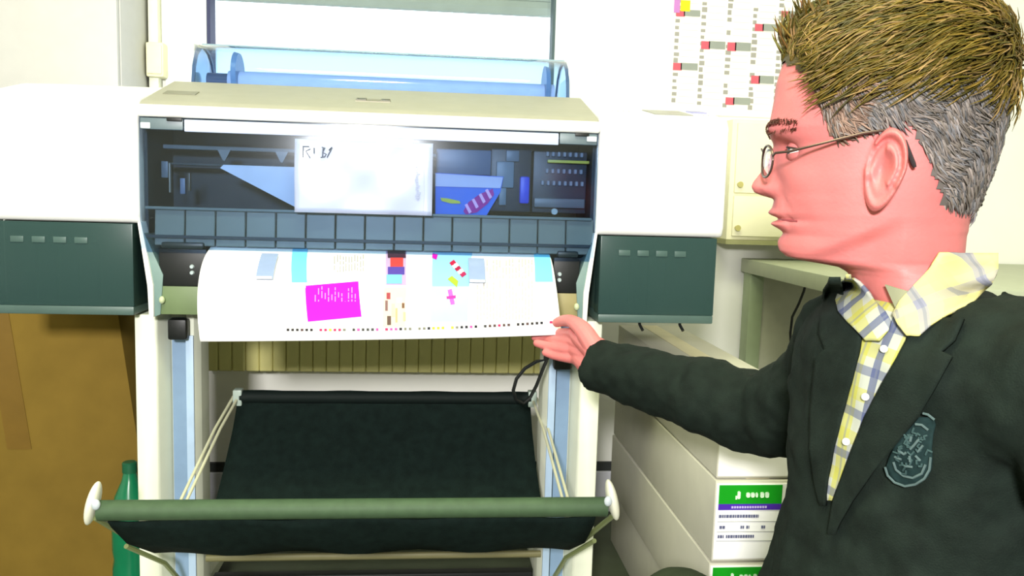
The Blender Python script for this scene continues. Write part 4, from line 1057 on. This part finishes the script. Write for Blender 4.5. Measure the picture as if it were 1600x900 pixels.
cloth('collar_leaf', drape([(434, 1322, 1332), (450, 1311, 1348), (468, 1305, 1366), (485, 1309, 1383), (500, 1322, 1392), (515, 1337, 1388), (532, 1352, 1374)], 0.014, cbvh, 10, 4, 6), shirtm, 0.003, shirt, rot=0.7)
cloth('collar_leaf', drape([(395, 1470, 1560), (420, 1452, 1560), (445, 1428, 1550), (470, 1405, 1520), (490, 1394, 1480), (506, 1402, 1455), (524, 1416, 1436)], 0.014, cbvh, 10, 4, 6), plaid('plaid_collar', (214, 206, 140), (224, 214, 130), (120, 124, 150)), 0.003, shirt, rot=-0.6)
# collar band round the neck
def neck_ring(z, grow, tilt=0.0, n=48, gap=1.15):
    out = []
    for j in range(n+1):
        t = gap+(2*math.pi-2*gap)*j/n; u, w_ = head_pt(z, t)
        c = -0.052; d = Vector((u-c, w_)); d = d*(1+grow/d.length); out.append(hd(c+d.x, d.y, z-tilt*(u-c)))
    return out
obj('collar_band', MB().grid([neck_ring(z, g, -0.25) for z, g in ((-0.170, 0.012), (-0.150, 0.009), (-0.128, 0.007), (-0.128, 0.0095), (-0.150, 0.0125), (-0.172, 0.018))]), shirtm, shirt)
for k, (x, y) in enumerate(((1381, 545), (1352, 620), (1322, 690))):
    d = Vector(ray(x, y)).normalized(); h = jbvh.ray_cast(Vector(CAM), d)
    if h[0] is not None: obj('shirt_button', MB().tube([h[0]-d*0.006, h[0]-d*0.0095], 0.0034, 12), mat('button_pearl', (168, 168, 150), 0.3), shirt)
lapm = mat('lapel_cloth', (23, 32, 27), 0.85, 0.15, 0.25, 50, 0.25, bscale=700)
cloth('lapel', drape([(496, 1424, 1505), (530, 1416, 1492), (548, 1406, 1470), (556, 1402, 1488), (600, 1377, 1464), (650, 1351, 1436), (700, 1331, 1396), (740, 1316, 1362), (785, 1300, 1330), (835, 1292, 1302)], 0.009, None, 12, 5, 4), lapm, 0.004, jo)
cloth('lapel', drape([(440, 1296, 1320), (480, 1282, 1330), (520, 1278, 1346), (545, 1288, 1342), (560, 1272, 1339), (600, 1268, 1329), (650, 1264, 1314), (700, 1264, 1302), (750, 1270, 1292), (790, 1280, 1287)], 0.009, None, 12, 5, 4), lapm, 0.004, jo)
# blazer collar behind the neck
obj('blazer_collar', MB().grid([neck_ring(z, g, -0.25, 48, 1.35) for z, g in ((-0.185, 0.022), (-0.165, 0.015), (-0.147, 0.013), (-0.147, 0.018), (-0.168, 0.024), (-0.195, 0.036))]), lapm, jo)
# crest on the breast pocket
crestm = mat('crest_teal', (28, 46, 46), 0.8, 0.1, 0.2, 200); threadm = mat('crest_thread', (80, 98, 98), 0.7, 0.2)
cr = cloth('crest', drape([(652, 1436, 1458), (664, 1426, 1462), (680, 1412, 1458), (700, 1396, 1456), (718, 1388, 1457), (732, 1384, 1456), (745, 1390, 1450), (754, 1402, 1440), (759, 1413, 1428)], 0.006, None, 10, 3, 3), crestm, 0.0015, jo)
def thread(px, r=0.0011, lift=0.0085):
    pts = []
    for (x0, y0), (x1, y1) in zip(px, px[1:]):
        for k in range(4): pts.append((x0+(x1-x0)*k/4, y0+(y1-y0)*k/4))
    pts.append(px[-1]); out = []
    for x, y in pts:
        d = Vector(ray(x, y)).normalized(); h = jbvh.ray_cast(Vector(CAM), d)
        if h[0] is not None: out.append(h[0]-d*lift)
    return MB().tube(out, r, 6)
for px in ([(1383, 730), (1387, 743), (1398, 754), (1414, 760), (1430, 757), (1444, 748), (1452, 734), (1454, 715)], [(1442, 646), (1450, 648), (1460, 656)], [(1430, 663), (1440, 664), (1450, 672)],
           [(1396, 722), (1400, 734), (1412, 744), (1426, 747), (1440, 740), (1446, 726)], [(1404, 704), (1412, 710), (1416, 707)], [(1436, 686), (1428, 696), (1422, 702)], [(1442, 696), (1434, 706)],
           [(1421, 712), (1422, 722)], [(1424, 682), (1422, 690)], [(1398, 714), (1408, 718)], [(1414, 728), (1426, 730)], [(1430, 712), (1438, 720)]):
    obj('crest_thread', thread(px), threadm, cr)
for k in range(26):
    y = random.uniform(676, 736); x = random.uniform(1404, 1446); a_ = random.uniform(0, 6.28); r_ = random.uniform(4, 9)
    obj('crest_thread', thread([(x, y), (x+r_*math.cos(a_), y+r_*math.sin(a_)), (x+r_*1.4*math.cos(a_+0.8), y+r_*1.4*math.sin(a_+0.8))], 0.0009), mat('crest_thread_dim', (52, 74, 74), 0.7, 0.2), cr)
# cuff seam buttons
for q in (0.012, 0.03, 0.048):
    p = CU+(EL-CU).normalized()*q-UP*0.040; obj('cuff_button', MB().ball(p, 0.005, 0.005, 0.003), black, jo)

# ---- trousers and shoes (one knee up, one on the floor)
trm = mat('trouser_cloth', (44, 52, 36), 0.85, 0.15, 0.2, 40, 0.2, bscale=500)
tr = MB()
PV = NB+CN*0.01; PV.z = 0.27
RK = Vector((0.435, -0.575, 0.358)); RA = Vector((0.47, -0.53, 0.11)); LK = Vector((0.31, -0.99, 0.085)); LA = Vector((0.68, -0.95, 0.085))
tr.loft([ring((PV.x, PV.y, z), a, b, 36) for z, a, b in ((0.36, 0.125, 0.155), (0.30, 0.135, 0.170), (0.24, 0.140, 0.178), (0.18, 0.13, 0.17), (0.14, 0.10, 0.14))])
chain(tr, [PV+SD*0.085-UP*0.03, (PV+SD*0.085).lerp(RK, 0.5), RK], (0.095, 0.085, 0.062)); chain(tr, [RK, RK.lerp(RA, 0.5), RA], (0.062, 0.058, 0.050))
chain(tr, [PV-SD*0.085-UP*0.03, (PV-SD*0.085).lerp(LK, 0.5), LK], (0.095, 0.085, 0.068)); chain(tr, [LK, LK.lerp(LA, 0.5), LA], (0.066, 0.060, 0.050))
tme = remeshed(tr, 0.008, 5); tme.materials.clear()
obj('trousers', tme, trm, man)
shm = mat('shoe_leather', (26, 22, 20), 0.35, 0.5)
s1 = remeshed(MB().prism([(-0.10, 0.0), (-0.10, 0.03), (-0.03, 0.075), (0.0, 0.105), (0.075, 0.10), (0.08, 0.0)], -0.04, 0.04, 'y', 0.012), 0.006, 4); s1.materials.clear(); s1.materials.append(shm)
o = obj('shoe', s1, shm, man); o.location = (RA.x-0.02, RA.y, 0.0); o.rotation_euler = (0, 0, math.radians(-20))
o.matrix_parent_inverse = Matrix.Translation(-Vector(man.location))
o = bpy.data.objects.new('shoe', s1); COL.objects.link(o); o.parent = man; o.matrix_parent_inverse = Matrix.Translation(-Vector(man.location))
o.location = (LA.x+0.02, LA.y, 0.10); o.rotation_euler = (0, math.radians(-70), 0)
